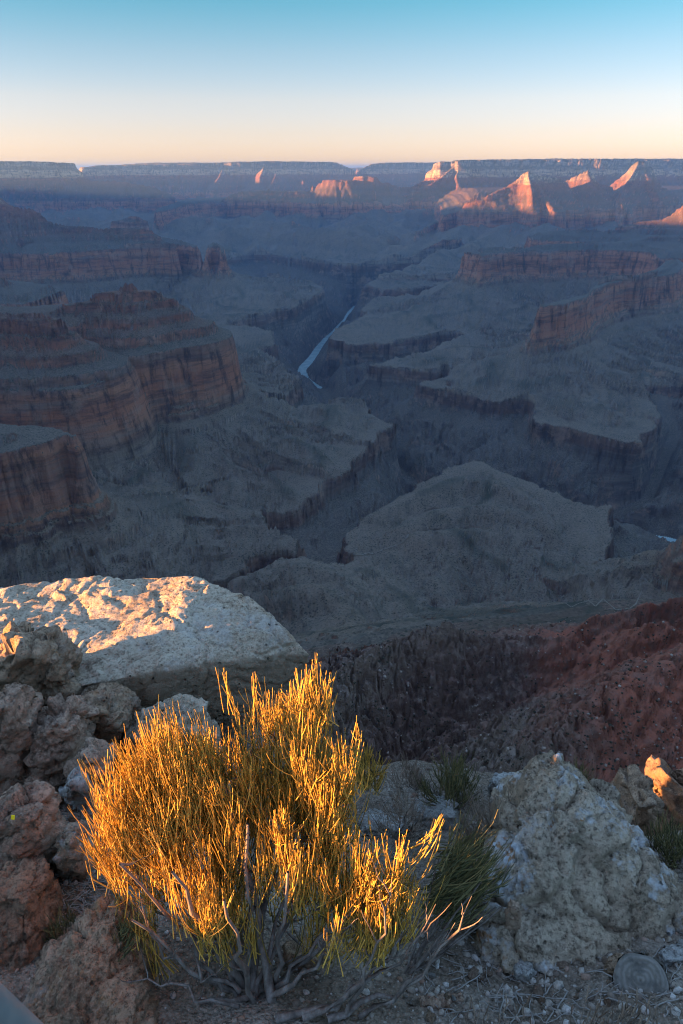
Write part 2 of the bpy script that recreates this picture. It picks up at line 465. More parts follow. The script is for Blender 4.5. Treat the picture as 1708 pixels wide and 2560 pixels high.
CRESTS.append(([on_y(1500, 1690, 400), on_y(1545, 1640, 425), on_y(1590, 1610, 440), on_y(1640, 1600, 445)], [(0, 0), (4, -5), (14, -20), (40, -44), (100, -90), (90000, -60000)], .15))
# low swells on the near platform
CRESTS.append(([on_y(640, 1442, 1500), on_y(740, 1415, 1530), on_y(830, 1432, 1500), on_y(870, 1500, 1340), on_y(880, 1560, 1220)], [(0, 0), (30, -4), (90, -30), (110, -38), (180, -60), (400, -160), (90000, -30000)], .4))
CRESTS.append(([on_y(640, 1480, 1400), on_y(780, 1460, 1400), on_y(860, 1500, 1330), on_y(905, 1545, 1250), on_y(870, 1620, 1120)], [(0, 0), (20, -6), (70, -40), (180, -80), (400, -160), (90000, -30000)], .4))
for pp in ([(930, 1290, 1950), (1040, 1235, 2080), (1150, 1192, 2200), (1260, 1205, 2190), (1330, 1255, 2060)],
           [(960, 1335, 1830), (1100, 1275, 1950), (1230, 1262, 2000), (1330, 1290, 1960)],
           [(1060, 1330, 1800), (1200, 1322, 1850), (1290, 1345, 1830), (1390, 1400, 1720)],
           [(1340, 1275, 2010), (1365, 1290, 1960), (1400, 1345, 1830), (1430, 1400, 1730)]):
    CRESTS.append(([on_y(a, b, c) for a, b, c in pp], [(0, 0), (25, -7), (60, -28), (75, -38), (200, -75), (90000, -20000)], .35))

G_RIM = [(540, 1470), (585, 1450), (615, 1427), (623, 1394), (684, 1391), (739, 1394), (741, 1356), (700, 1338), (661, 1325), (661, 1287), (734, 1280), (757, 1260), (803, 1230), (804, 1203), (848, 1184), (891, 1169), (875, 1161), (894, 1138), (933, 1111), (952, 1081), (982, 1065), (988, 1052),
         (971, 1055), (925, 1033), (914, 1010), (883, 1002), (833, 1000), (825, 1014), (790, 1027), (737, 1031), (640, 1030), (715, 1006), (718, 983), (749, 966), (741, 945), (703, 914), (692, 895), (640, 880), (693, 868), (680, 853), (682, 834), (640, 818), (560, 812), (657, 792), (692, 778), (734, 775), (757, 757), (795, 734), (812, 725), (795, 708), (770, 698),
         (690, 697), (600, 690), (560, 660), (581, 644), (634, 636), (690, 640), (741, 648), (772, 655), (830, 662), (894, 667), (940, 663), (1032, 659), (1150, 640), (1160, 646), (1040, 672), (930, 700), (905, 715), (919, 713), (952, 723), (990, 727), (1028, 729), (1150, 707), (1160, 712), (1050, 736),
         (948, 742), (914, 761), (902, 778), (912, 788), (894, 800), (835, 826), (820, 849), (852, 853), (875, 861), (933, 859), (982, 863), (990, 853), (1048, 849), (1150, 833), (1160, 838), (1078, 878), (1000, 892), (933, 909), (921, 918), (959, 922), (1009, 926), (1086, 931), (1130, 925), (1110, 942), (1051, 953), (1044, 964), (1086, 972), (1101, 981), (1128, 974), (1116, 983), (1146, 985), (1185, 991), (1200, 1000), (1234, 1006), (1299, 999), (1330, 1006),
         (1341, 1029), (1334, 1056), (1368, 1062), (1426, 1069), (1472, 1086), (1510, 1094), (1552, 1100), (1598, 1105), (1600, 1086), (1640, 1069), (1649, 1029), (1636, 999), (1617, 987), (1605, 981), (1609, 970), (1644, 966), (1708, 968), (1800, 985), (1950, 960), (2200, 1000), (2500, 1250), (2300, 1500), (2000, 1480),
         (1850, 1440), (1760, 1430), (1655, 1424), (1594, 1422), (1529, 1425), (1487, 1421), (1491, 1406), (1521, 1368), (1525, 1341), (1514, 1295), (1521, 1280), (1542, 1270), (1533, 1259), (1472, 1259), (1445, 1247), (1414, 1243), (1391, 1228), (1357, 1220), (1322, 1201), (1273, 1182), (1223, 1165), (1207, 1153), (1188, 1151), (1150, 1161), (1116, 1172), (1101, 1184), (1051, 1203), (1040, 1222), (990, 1249), (956, 1272), (910, 1295), (898, 1314), (871, 1329), (868, 1352), (864, 1375), (883, 1391), (875, 1414), (856, 1431),
         (818, 1429), (772, 1421), (741, 1414), (684, 1421), (650, 1435), (610, 1462), (560, 1490)]
GORGE = S(G_RIM, -1010)
RIVER_Z = -1300.0
RIVER = [(900, 745), (885, 770), (868, 797), (852, 812), (832, 832), (815, 847), (797, 868), (783, 890), (768, 908), (754, 925), (762, 945), (780, 958), (797, 968)]
RIVER_P = [on_z(px, py, RIVER_Z) for px, py in RIVER]
r0 = RIVER_P[0]
RIVER_P = [(r0[0] - 1500, r0[1] + 1700, RIVER_Z), (r0[0] - 300, r0[1] + 700, RIVER_Z)] + RIVER_P
RIVER_P += [(-60, 3950, RIVER_Z), (90, 3480, RIVER_Z), (330, 2740, RIVER_Z), (600, 2600, RIVER_Z), (850, 2530, RIVER_Z), (1010, 2460, RIVER_Z)]
RIVER_P += [on_z(px, py, RIVER_Z) for px, py in [(1640, 1346), (1720, 1362), (1850, 1370), (2100, 1380)]]
CREEK = [(330, 2740, -1300), (270, 2560, -1220), on_z(990, 1262, -1140), on_z(913, 1303, -1115), on_z(848, 1334, -1095), on_z(829, 1352, -1082), on_z(814, 1394, -1065), on_z(780, 1412, -1055), on_z(700, 1405, -1045)]
CREEK2 = [on_z(797, 968, -1300), on_z(900, 930, -1200), on_z(1000, 905, -1110), on_z(1120, 850, -1040)]
CREEK3 = [(1010, 2460, -1300), (1300, 2620, -1260), on_z(1690, 1080, -1130), on_z(1640, 985, -1040)]


def seg_field(px, py, pts, closed):
    """distance, signed (inside positive) if closed; height of the nearest edge point; nearest point"""
    P = np.array(pts, np.float64)
    n = len(P)
    best = np.full(px.shape, 1e18)
    bz = np.zeros(px.shape)
    qx = np.zeros(px.shape)
    qy = np.zeros(px.shape)
    ins = np.zeros(px.shape, bool)
    for i in range(n if closed else n - 1):
        a, b = P[i], P[(i + 1) % n]
        ex, ey = b[0] - a[0], b[1] - a[1]
        L2 = ex * ex + ey * ey + 1e-9
        t = np.clip(((px - a[0]) * ex + (py - a[1]) * ey) / L2, 0, 1)
        cx, cy = a[0] + t * ex, a[1] + t * ey
        d2 = (px - cx) ** 2 + (py - cy) ** 2
        m = d2 < best
        best[m] = d2[m]
        bz[m] = (a[2] + t * (b[2] - a[2]))[m]
        qx[m] = cx[m]
        qy[m] = cy[m]
        if closed:
            c = ((a[1] > py) != (b[1] > py)) & (px < (b[0] - a[0]) * (py - a[1]) / (b[1] - a[1] + 1e-12) + a[0])
            ins ^= c
    d = np.sqrt(best)
    if closed:
        d = np.where(ins, d, -d)
    return d, bz, qx, qy


# sampling: columns fan out from the viewpoint, rows are spaced by the logarithm of distance
NCD = 820
cu = np.linspace(-0.60, 0.66, NCD)
du = cu[1] - cu[0]
side = np.cumsum(du * 1.15 ** np.arange(1, 80))
side = side[side < 60.0]
UU = np.concatenate([cu[0] - side[::-1], cu, cu[-1] + side])
Y0, Y1 = 6.0, 30000.0
CR, CC = 800, 300
c_ly = np.concatenate([np.linspace(math.log(Y0), math.log(200), 60)[:-1], np.linspace(math.log(200), math.log(Y1), CR)])
CR = len(c_ly)
c_iu = np.linspace(0, len(UU) - 1, CC)
c_u = np.interp(c_iu, np.arange(len(UU)), UU)
cY = np.exp(c_ly)[:, None] * np.ones((1, CC))
def fan(Y, U):
    X = Y * U[None, :]
    lim = 38000 + 40 * np.abs(U)[None, :]
    return np.where(np.abs(X) > lim, np.sign(X) * lim, X)


cX = fan(cY, c_u)
FR_ROWS = 2000
f_ly = np.concatenate([np.linspace(math.log(Y0), math.log(200), 140)[:-1], np.linspace(math.log(200), math.log(Y1), FR_ROWS)])
FRn, FCn = len(f_ly), len(UU)
fY = np.exp(f_ly)[:, None] * np.ones((1, FCn))
fX = fan(fY, UU)
ri = np.interp(f_ly, c_ly, np.arange(CR))
ci = np.interp(np.arange(FCn), c_iu, np.arange(CC))
r0i = np.minimum(ri.astype(int), CR - 2)
c0i = np.minimum(ci.astype(int), CC - 2)
rf = (ri - r0i)[:, None].astype(np.float32)
cf = (ci - c0i)[None, :].astype(np.float32)


def up(a, rs=slice(None), cs=slice(None)):
    a = a.astype(np.float32)
    t = a[r0i[rs]]
    t = t + rf[rs] * (a[r0i[rs] + 1] - t)
    l = t[:, c0i[cs]]
    return l + cf[:, cs] * (t[:, c0i[cs] + 1] - l)


def seg_box(px, py, pts, closed, reach, far):
    """seg_field only where it matters; elsewhere 'far'"""
    P = np.array(pts)
    m = (px > P[:, 0].min() - reach) & (px < P[:, 0].max() + reach) & (py > P[:, 1].min() - reach) & (py < P[:, 1].max() + reach)
    rows = np.where(m.any(1))[0]
    cols = np.where(m.any(0))[0]
    if len(rows) == 0 or len(cols) == 0:
        return None
    rs, cs = slice(rows[0], rows[-1] + 1), slice(cols[0], cols[-1] + 1)
    return rs, cs, seg_field(px[rs, cs], py[rs, cs], pts, closed)


def fine_slices(rs, cs):
    fr = np.where((ri >= rs.start) & (ri <= rs.stop - 1))[0]
    fc = np.where((ci >= cs.start) & (ci <= cs.stop - 1))[0]
    return slice(fr[0], fr[-1] + 1), slice(fc[0], fc[-1] + 1)


def prof(e, table):
    t = np.array(table, np.float64)
    return np.interp(e, t[:, 0], t[:, 1])


fX = fX.astype(np.float64)
DIP = dip(fY).astype(np.float32)
# fine relief used everywhere, in metres
n_big = fbm2(fX / 420, fY / 420, 3, .5, 1).astype(np.float32)
n_mid = fbm2(fX / 110, fY / 110, 3, .55, 2).astype(np.float32)
n_sml = fbm2(fX / 26, fY / 26, 3, .6, 3).astype(np.float32)
rid = fbm2(fX / 170, fY / 170, 3, .5, 4, True).astype(np.float32)

gd, gz, gqx, gqy = seg_field(cX, cY, GORGE, True)
G = up(gd)
GZ = up(gz)
Gout = np.maximum(-G, 0)
Z = (-1012 + DIP + 0.012 * np.minimum(Gout, 900) ).astype(np.float32)
wx, wy = fX + 90 * n_big, fY + 90 * n_mid
chan = np.abs(noise2(wx / 330, wy / 330, 61)) + .45 * np.abs(noise2(wx / 140, wy / 140, 62))
chan2 = np.abs(noise2(wx / 62, wy / 62, 63))
Z += ((np.minimum(chan, .6) * 46 - 34) + np.minimum(chan2, .4) * 8 + n_sml * .5).astype(np.float32) * sstep(10, 220, Gout)
Z += (14 * n_big * sstep(60, 500, Gout)).astype(np.float32)
far_h = fbm2(fX / 1500, fY / 1500, 4, .5, 67, True)
Z += (sstep(5600, 8000, fY) * sstep(150, 700, Gout) * np.maximum(far_h + .1, 0) * 260).astype(np.float32)

WASHA = np.zeros(fX.shape, np.float32)
for L in LAYERS:
    pts, table, grade, cap, fl = L
    reach = 3500 if table is PROF_WALL or table is PROF_RED else 1200
    if pts[0][0] == -4000:
        reach = 6000
    got = seg_box(cX, cY, pts, True, reach, -1e6)
    if got is None:
        continue
    rs, cs, (d, bz, qx, qy) = got
    fr, fc = fine_slices(rs, cs)
    full = np.full(cX.shape, -1e5)
    Fz = np.zeros(cX.shape); Fx = cX.copy(); Fy = cY.copy()
    full[rs, cs] = d; Fz[rs, cs] = bz; Fx[rs, cs] = qx; Fy[rs, cs] = qy
    D = up(full, fr, fc); BZ = up(Fz, fr, fc); QX = up(Fx, fr, fc); QY = up(Fy, fr, fc)
    x, y = fX[fr, fc], fY[fr, fc]
    kk = .22 - .10 * sstep(60, 300, -D)
    ax, ay = QX + kk * (x - QX), QY + kk * (y - QY)
    w = sstep(0, 60, -D)
    flute = fl * (24 * noise2(ax / 210, ay / 210, 11) + 22 * (np.abs(noise2(ax / 84, ay / 84, 15)) - .25)) + 13 * (np.abs(noise2(ax / 31, ay / 31, 12)) - .25) + 5 * np.abs(noise2(ax / 11, ay / 11, 16))
    gully = 1.0 * (1 - 2.6 * np.abs(noise2(ax / 88, ay / 88, 13))) + .4 * (1 - 2.6 * np.abs(noise2(ax / 21 + .3 * n_mid[fr, fc], ay / 21, 14))) + .16 * (1 - 2.6 * np.abs(noise2(ax / 8, ay / 8, 17)))
    Dw = D + (flute - 4 * fl) * (1 - sstep(150, 550, -D))
    e = np.maximum(-Dw, 0)
    h = BZ * (np.exp(-e / 300) if pts[0][0] == -4000 else 1) + prof(e, table)
    h = np.where(Dw > 0, BZ + np.minimum(grade * np.maximum(Dw, 0), cap) + n_sml[fr, fc] * 1.5 + ((14 * np.abs(noise2(x / 70, y / 70, 18)) + 9 * noise2(x / 420, y / 420, 19)) if table is PROF_WALL else 0), h)
    if table is PROF_LEDGE:
        low = h - DIP[fr, fc] < -640
        h = np.where(low, h - 9 * (-640 - (h - DIP[fr, fc])), h)
    h = h - (1.5 - gully) * 34 * sstep(78, 380, e) * (1 - .8 * sstep(700, 1700, e))
    lines = (sstep(.10, .0, np.abs(noise2(ax / 88, ay / 88, 13))) + .7 * sstep(.12, .0, np.abs(noise2(ax / 21 + .3 * n_mid[fr, fc], ay / 21, 14)))) * sstep(110, 300, e)
    WASHA[fr, fc] = np.where(h > Z[fr, fc], lines, WASHA[fr, fc])
    Z[fr, fc] = np.maximum(Z[fr, fc], h.astype(np.float32))

for pts, table, fl in CRESTS:
    reach = 2500 if pts[0][1] > 2000 else 1600
    got = seg_box(cX, cY, pts, False, reach, 1e6)
    if got is None:
        continue
    rs, cs, (d, bz, qx, qy) = got
    fr, fc = fine_slices(rs, cs)
    # a crest is drawn from its own fine distances so that it stays sharp
    x, y = fX[fr, fc], fY[fr, fc]
    near = np.full(cX.shape, 1e5); near[rs, cs] = d
    D, BZ, QX, QY = seg_field(x, y, pts, False) if x.size < 700000 else (up(near, fr, fc), *[up(np.where(near < 9e4, f, 0), fr, fc) for f in (np.pad(bz, ((rs.start, CR - rs.stop), (cs.start, CC - cs.stop))), np.pad(qx, ((rs.start, CR - rs.stop), (cs.start, CC - cs.stop))), np.pad(qy, ((rs.start, CR - rs.stop), (cs.start, CC - cs.stop))))])
    ax, ay = QX + .25 * (x - QX), QY + .25 * (y - QY)
    k = 1.0 if pts[0][1] > 2300 else .22
    fw = fl * k * (40 * fbm2(ax / (110 * k), ay / (110 * k), 3, .6, 21) + 26 * np.abs(fbm2(x / (70 * k), y / (70 * k), 3, .6, 22)))
    e = np.maximum(D + fw * sstep(0, 80 * k, D), 0)
    h = BZ + prof(e, table) + n_sml[fr, fc] * 2 * k
    if k == 1.0 and table is not PROF_TALUS:
        low = h - DIP[fr, fc] < -640
        h = np.where(low, h - 9 * (-640 - (h - DIP[fr, fc])), h)
    Z[fr, fc] = np.maximum(Z[fr, fc], h.astype(np.float32))

def benches(st, period, sharp):
    f = st / period
    k = np.floor(f)
    t = f - k
    return (k + np.clip((t - .5) * sharp + .5, 0, 1) * .85 + t * .15) * period


# relief of the ridges just below: fins and spires on the grey side, gullies on the red side
nearw = sstep(750, 560, fY) * sstep(-70, 40, -fY + 760)
qn = (fY < 800)
rows_n = np.where(fY[:, 0] < 800)[0]
xs, ys = fX[rows_n], fY[rows_n]
wxn = xs + 5 * noise2(xs / 17, ys / 17, 34)
wyn = ys + 5 * noise2(xs / 17, ys / 17, 35)
spire = 1 - 2.2 * np.abs(noise2(wxn / 13, wyn / 14, 31)) - 1.0 * np.abs(noise2(wxn / 5, wyn / 5.5, 36))
cre = sstep(.16, 0, np.abs(noise2(wxn / 17, wyn / 19, 37))) + .6 * sstep(.2, 0, np.abs(noise2(wxn / 7, wyn / 8, 38)))
spire2 = fbm2(wxn / 40, wyn / 40, 3, .55, 32, True)
fine_n = fbm2(xs / 3.2, ys / 3.2, 2, .6, 33)
left = sstep(150, 60, xs - 0.05 * ys + 22 * noise2(xs / 45, ys / 45, 39))
ZN = Z[rows_n]
wn_near = sstep(760, 600, ys) * sstep(60, 150, ys)
ZN = ZN + wn_near * ((left * (6.0 * spire - 5.5 * cre + 9 * spire2)) + (1 - left) * (2.4 * spire - 2.2 * cre + 6 * spire2) + 1.3 * fine_n).astype(np.float32)
lt = ZN + 2 * spire2
ZN = ZN + wn_near * (benches(lt, 9.0, 2.6) - lt) * .55
Z[rows_n] = ZN

# rills on the long apron below the near ridges
rill = sstep(520, 700, fY) * sstep(2100, 1500, fY) * sstep(-640, -760, Z)
Z = Z - (rill * (20 * np.abs(noise2(wx / 75, wy / 110, 65)) + 9 * np.abs(noise2(wx / 27, wy / 45, 66)))).astype(np.float32)

# benches: thin ledges along the layers
ST = Z - DIP + 3 * n_big
wS = sstep(-668, -650, ST) * sstep(-350, -400, ST)
Z = Z + (benches(ST + 9 * np.sin(ST / 37), 44, 5.0) - ST - 9 * np.sin(ST / 37)) * wS * .65
ST = Z - DIP + 3 * n_big
Z = Z + (benches(ST, 17, 3.0) - ST) * wS * .6
ST = Z - DIP + 4 * n_mid
wM = sstep(-1012, -1000, ST) * sstep(-845, -870, ST)
Z = Z + (benches(ST, 16, 3.0) - ST) * wM * .6 * sstep(-.25, .3, n_big)

# the inner gorge cut into the platform
rd, rz, _, _ = seg_field(cX, cY, RIVER_P, False)
hid = sstep(4500, 4200, cY) * sstep(1000, 850, cX)
fl_d, fl_z = rd, RIVER_Z + 45 * hid
for ck in (CREEK, CREEK2, CREEK3):
    kd, kz, _, _ = seg_field(cX, cY, ck, False)
    m = kd * .75 < fl_d
    fl_z = np.where(m, kz, fl_z)
    fl_d = np.where(m, kd, fl_d)
RD, RZ = up(fl_d), up(fl_z)
RIVD = up(rd)
Gw = G + 14 * n_sml + 26 * n_mid + 12 * rid + 9 * np.abs(noise2(fX / 13, fY / 13, 44)) - 10
ge = np.maximum(Gw, 0)
tap = prof(ge, [(0, 0), (3, -10), (6, -13), (12, -48), (40, -64), (90000, -64)])
s = ge / (ge + np.maximum(RD - 20, 0) + 1e-3)
GQX, GQY = up(gqx), up(gqy)
hx, hy = GQX + .35 * (fX - GQX), GQY + .35 * (fY - GQY)
schist = (.55 * fbm2(hx / 60, hy / 60, 3, .55, 41, True) + .45 * fbm2(fX / 190, fY / 190, 4, .55, 42, True)).astype(np.float32)
fall = np.clip(s * 1.05, 0, 1)
gz_ = GZ + tap + (RZ - 3 - (GZ + tap)) * (fall ** 0.92) + (schist - .3) * 72 * np.clip(s * (1 - s) * 4, 0, 1) * sstep(0, 150, ge) + n_sml * 4 * sstep(20, 60, ge) * (1 - s)
Z = np.where(Gw > 0, np.minimum(Z, gz_), Z)
riv = sstep(38, 17, RIVD) * (1 - up(hid))
Z = np.where((G > 0), Z * (1 - riv) + np.minimum(Z, RIVER_Z - 4) * riv, Z)

# rows redistributed so that cliffs get their share of points
WASH = np.maximum(.7 * (sstep(.14, 0, chan) + .7 * sstep(.08, 0, chan2)), WASHA) * sstep(5, 80, Gout)
flat = np.clip(1000 / fY[1:], .06, 1) * .6
arc = np.sqrt((np.diff(fY, axis=0) * flat) ** 2 + np.diff(Z, axis=0) ** 2) / fY[1:] * (1 + .8 * sstep(3000, 8000, fY[1:])) + .0002
arc = np.where(fY[1:] < 200, .001, arc)
for kw in (25, 25, 45):
    pc = np.cumsum(np.pad(arc, ((0, 0), (kw // 2 + 1, kw // 2)), mode='edge'), axis=1)
    arc = (pc[:, kw:] - pc[:, :-kw]) / kw
cum = np.concatenate([np.zeros((1, FCn)), np.cumsum(arc, 0)], 0)
NR = 870
tt = np.linspace(0, 1, NR)
OX = np.empty((NR, FCn)); OY = np.empty((NR, FCn)); OZ = np.empty((NR, FCn)); OW = np.empty((NR, FCn))
for c in range(FCn):
    ridx = np.interp(tt * cum[-1, c], cum[:, c], np.arange(FRn))
    OY[:, c] = np.interp(ridx, np.arange(FRn), fY[:, c])
    OZ[:, c] = np.interp(ridx, np.arange(FRn), Z[:, c])
    OW[:, c] = np.interp(ridx, np.arange(FRn), WASH[:, c])
OX = fan(OY, UU)
# the outermost rows sink away: end of the sheet
me = grid_mesh("terrain", OX, OY, OZ)
fattr(me, "strat", OZ - dip(OY))
fattr(me, "wash", OW)
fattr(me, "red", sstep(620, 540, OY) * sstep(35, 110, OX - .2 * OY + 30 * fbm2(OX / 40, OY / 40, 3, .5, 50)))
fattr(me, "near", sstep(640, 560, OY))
terrain = link("terrain", me, None, None, True)
tag(terrain, kind="structure")
print("terrain tris", (NR - 1) * (FCn - 1) * 2)

# ------------------------------------------------------------------ canyon material
k = NT("canyon_rock")
at = k.n("Attribute", attribute_name="strat").outputs["Fac"]
pos = k.n("NewGeometry").outputs["Position"]
nrm = k.n("NewGeometry").outputs["True Normal"]
sepn = k.n("SeparateXYZ"); k.l(nrm, sepn.inputs[0])
sepp = k.n("SeparateXYZ"); k.l(pos, sepp.inputs[0])
def scaled(sx, sy, sz):
    mp = k.n("Mapping"); mp.inputs["Scale"].default_value = (sx, sy, sz); k.l(pos, mp.inputs[0]); return mp.outputs[0]
wob = k.noise(scaled(.004, .004, .004), 1.0, 3)
stn = k.math('ADD', at, k.math('MULTIPLY', k.math('SUBTRACT', wob, .5), 26))
f = k.mapr(stn, -1450, 150)
def P(s): return (s + 1450) / 1600
ALB = .80
def A(s, c): return (P(s), tuple(v * (ALB if s < -430 else .88) for v in c))
cliff = k.ramp(f, [A(-1440, (.13, .105, .10)), A(-1075, (.15, .12, .105)), A(-1060, (.15, .085, .065)), A(-1012, (.20, .12, .09)), A(-1000, (.27, .21, .155)),
                   A(-905, (.29, .215, .16)), A(-880, (.20, .125, .095)), A(-860, (.40, .20, .12)), A(-800, (.50, .21, .12)), A(-740, (.42, .17, .10)), A(-690, (.50, .23, .135)), A(-668, (.34, .16, .11)), A(-655, (.27, .15, .105)),
                   A(-560, (.38, .155, .095)), A(-520, (.22, .10, .07)), A(-480, (.34, .14, .09)), A(-420, (.25, .11, .075)), A(-350, (.33, .125, .08)), A(-335, (.60, .40, .26)), A(-240, (.64, .47, .33)), A(-215, (.32, .25, .19)), A(-150, (.44, .35, .27)), A(-60, (.40, .32, .25))])
ALB = .60
slope_c = k.ramp(f, [A(-1440, (.13, .115, .105)), A(-1075, (.16, .135, .12)), A(-1012, (.26, .20, .155)), A(-960, (.31, .235, .18)), A(-930, (.26, .205, .16)), A(-880, (.33, .235, .165)), A(-680, (.25, .195, .155)), A(-655, (.20, .165, .135)),
                     A(-600, (.17, .12, .095)), A(-560, (.26, .14, .10)), A(-500, (.17, .11, .085)), A(-400, (.28, .11, .07)), A(-330, (.30, .13, .088)), A(-240, (.31, .245, .185)), A(-110, (.11, .11, .08)), A(-60, (.085, .09, .06))])
# bedding, vertical stains, pale patches on the faces
bed = k.noise(scaled(.004, .004, .036), 1.0, 9, .76)
bed2 = k.noise(scaled(.0015, .0015, .022), 1.0, 4, .6)
streak = k.noise(scaled(.03, .03, .0035), 1.0, 8, .72)
blotch = k.noise(scaled(.008, .008, .012), 1.0, 8, .72)
cl = k.mix(k.mapr(bed, .47, .60, 0, .7), cliff, (.075, .05, .045))
cl = k.mix(k.mapr(bed2, .52, .66, 0, .5), cl, (.26, .21, .175))
cl = k.mix(k.mapr(streak, .5, .62, 0, .8), cl, (.05, .034, .031))
cl = k.mix(k.mapr(blotch, .53, .64, 0, .6), cl, (.34, .215, .155))
# slopes: washes, scree, scrub
wash = k.n("Attribute", attribute_name="wash").outputs["Fac"]
sc_n = k.noise(scaled(.012, .012, .012), 1.0, 9, .74)
sc_m = k.noise(scaled(.035, .035, .035), 1.0, 7, .75)
sc_b = k.noise(scaled(.0026, .0026, .0026), 1.0, 4, .6)
speck = k.noise(scaled(.16, .16, .16), 1.0, 4, .75)
scrub_a = k.voro(scaled(.13, .13, .13), 1.0)
scrub = k.math('MULTIPLY', k.mapr(scrub_a, .22, .40, 1, 0), k.mapr(sc_n, .38, .60, .15, .9))
sl = k.mix(k.mapr(sc_b, .4, .65, 0, .5), slope_c, (.11, .085, .068))
sl = k.mix(k.mapr(speck, .47, .66, 0, .5), sl, (.24, .195, .15))
sl = k.mix(k.mapr(speck, .47, .32, 0, .6), sl, (.055, .052, .042))
sl = k.mix(k.mapr(sc_n, .5, .66, 0, .4), sl, (.085, .075, .055))
sl = k.mix(k.mapr(sc_m, .54, .66, 0, .3), sl, (.25, .20, .155))
sl = k.mix(k.math('MULTIPLY', wash, .6, True), sl, (.05, .05, .037))
sl = k.mix(scrub, sl, (.028, .032, .022))
steep = k.mapr(k.math('ADD', sepn.outputs[2], k.math('MULTIPLY', k.math('SUBTRACT', speck, .5), .3)), .52, .70, 0, 1)
col = k.mix(steep, cl, sl)
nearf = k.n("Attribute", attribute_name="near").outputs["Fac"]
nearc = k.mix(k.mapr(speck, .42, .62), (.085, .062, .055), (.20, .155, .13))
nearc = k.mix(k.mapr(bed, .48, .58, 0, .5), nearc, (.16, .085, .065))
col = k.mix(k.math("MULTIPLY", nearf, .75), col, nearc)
redf = k.n("Attribute", attribute_name="red").outputs["Fac"]
redc = k.mix(k.mapr(speck, .4, .7), (.33, .10, .058), (.17, .065, .045))
redc = k.mix(k.math('MULTIPLY', scrub, .6), redc, (.03, .028, .022))
redc = k.mix(k.mapr(sc_n, .5, .68, 0, .6), redc, (.17, .12, .095))
col = k.mix(k.math('MULTIPLY', redf, .85), col, redc)
hgt = k.math('ADD', k.math('MULTIPLY', bed, .6), k.math('ADD', k.math('MULTIPLY', streak, .9), k.math('MULTIPLY', speck, .35)))
hgt = k.math('ADD', k.math('MULTIPLY', hgt, k.math('SUBTRACT', 1.0, k.math('MULTIPLY', steep, .85))), k.math('MULTIPLY', speck, .06))
nb = k.bump(hgt, .9, 12.0)
MAT_CANYON = k.done(col, .95, nb, .1)
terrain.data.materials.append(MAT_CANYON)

# trail across the platform, pale creek bed: ribbons laid on the ground
def terrain_hit(px, py, ya, yb):
    px, py = np.asarray(px, float), np.asarray(py, float)
    dx, dy, dz = ray(px, py)
    yy = np.exp(np.linspace(math.log(ya), math.log(yb), 900))[:, None]
    t = yy / dy[None, :]
    xx, zz = dx[None, :] * t, dz[None, :] * t
    rr = np.interp(np.log(yy), f_ly, np.arange(FRn)) * np.ones_like(xx)
    cc = np.interp(xx / yy, UU, np.arange(FCn))
    h = Z[np.round(rr).astype(int), np.round(cc).astype(int)]
    hit = np.argmax(zz < h, axis=0)
    j = np.arange(len(px))
    return xx[hit, j], yy[hit, 0]


def height_at(x, y):
    rr = np.clip(np.interp(np.log(y), f_ly, np.arange(FRn)), 0, FRn - 2)
    cc = np.clip(np.interp(x / y, UU, np.arange(FCn)), 0, FCn - 2)
    r_, c_ = rr.astype(int), cc.astype(int)
    return np.maximum(np.maximum(Z[r_, c_], Z[r_ + 1, c_]), np.maximum(Z[r_, c_ + 1], Z[r_ + 1, c_ + 1]))


def ribbon(name, pix, width, mat, ya, yb, lift):
    a = np.array(pix, float)
    s_ = np.concatenate([[0], np.cumsum(np.hypot(*np.diff(a, axis=0).T))])
    q_ = np.arange(0, s_[-1], 2.0)
    x, y = terrain_hit(np.interp(q_, s_, a[:, 0]), np.interp(q_, s_, a[:, 1]), ya, yb)
    tx, ty = np.gradient(x), np.gradient(y)
    l_ = np.hypot(tx, ty) + 1e-6
    nx_, ny_ = -ty / l_, tx / l_
    wv = width * (1 + .35 * noise2(q_ / 7, q_ * 0, 91))
    X = np.stack([x + nx_ * wv * o_ for o_ in (-.5, 0, .5)])
    Y = np.stack([y + ny_ * wv * o_ for o_ in (-.5, 0, .5)])
    me = grid_mesh(name, X, Y, height_at(X, Y) + lift)
    return tag(link(name, me, mat), kind="structure")


tr_ = NT("trail_dust")
MAT_TRAIL = tr_.done(tr_.mix(tr_.noise(tr_.coord("Object", (.1, .1, .1)), 1, 3), (.15, .125, .10), (.21, .18, .145)), .95)
ribbon("trail", [(1282, 1459), (1299, 1465), (1315, 1478), (1345, 1482), (1357, 1488), (1359, 1503), (1387, 1509), (1414, 1509), (1428, 1519), (1449, 1509), (1472, 1503), (1489, 1517), (1508, 1498), (1540, 1526), (1575, 1522), (1590, 1511), (1605, 1477), (1598, 1450), (1602, 1450), (1644, 1463), (1674, 1486), (1708, 1501), (1740, 1510)], 1.9, MAT_TRAIL, 700, 2400, .5)
ribbon("creek_bed", [(883, 1389), (912, 1387), (935, 1385), (960, 1374), (985, 1366), (1005, 1358), (1018, 1345), (1022, 1335)], 5, MAT_TRAIL, 700, 2600, .6)

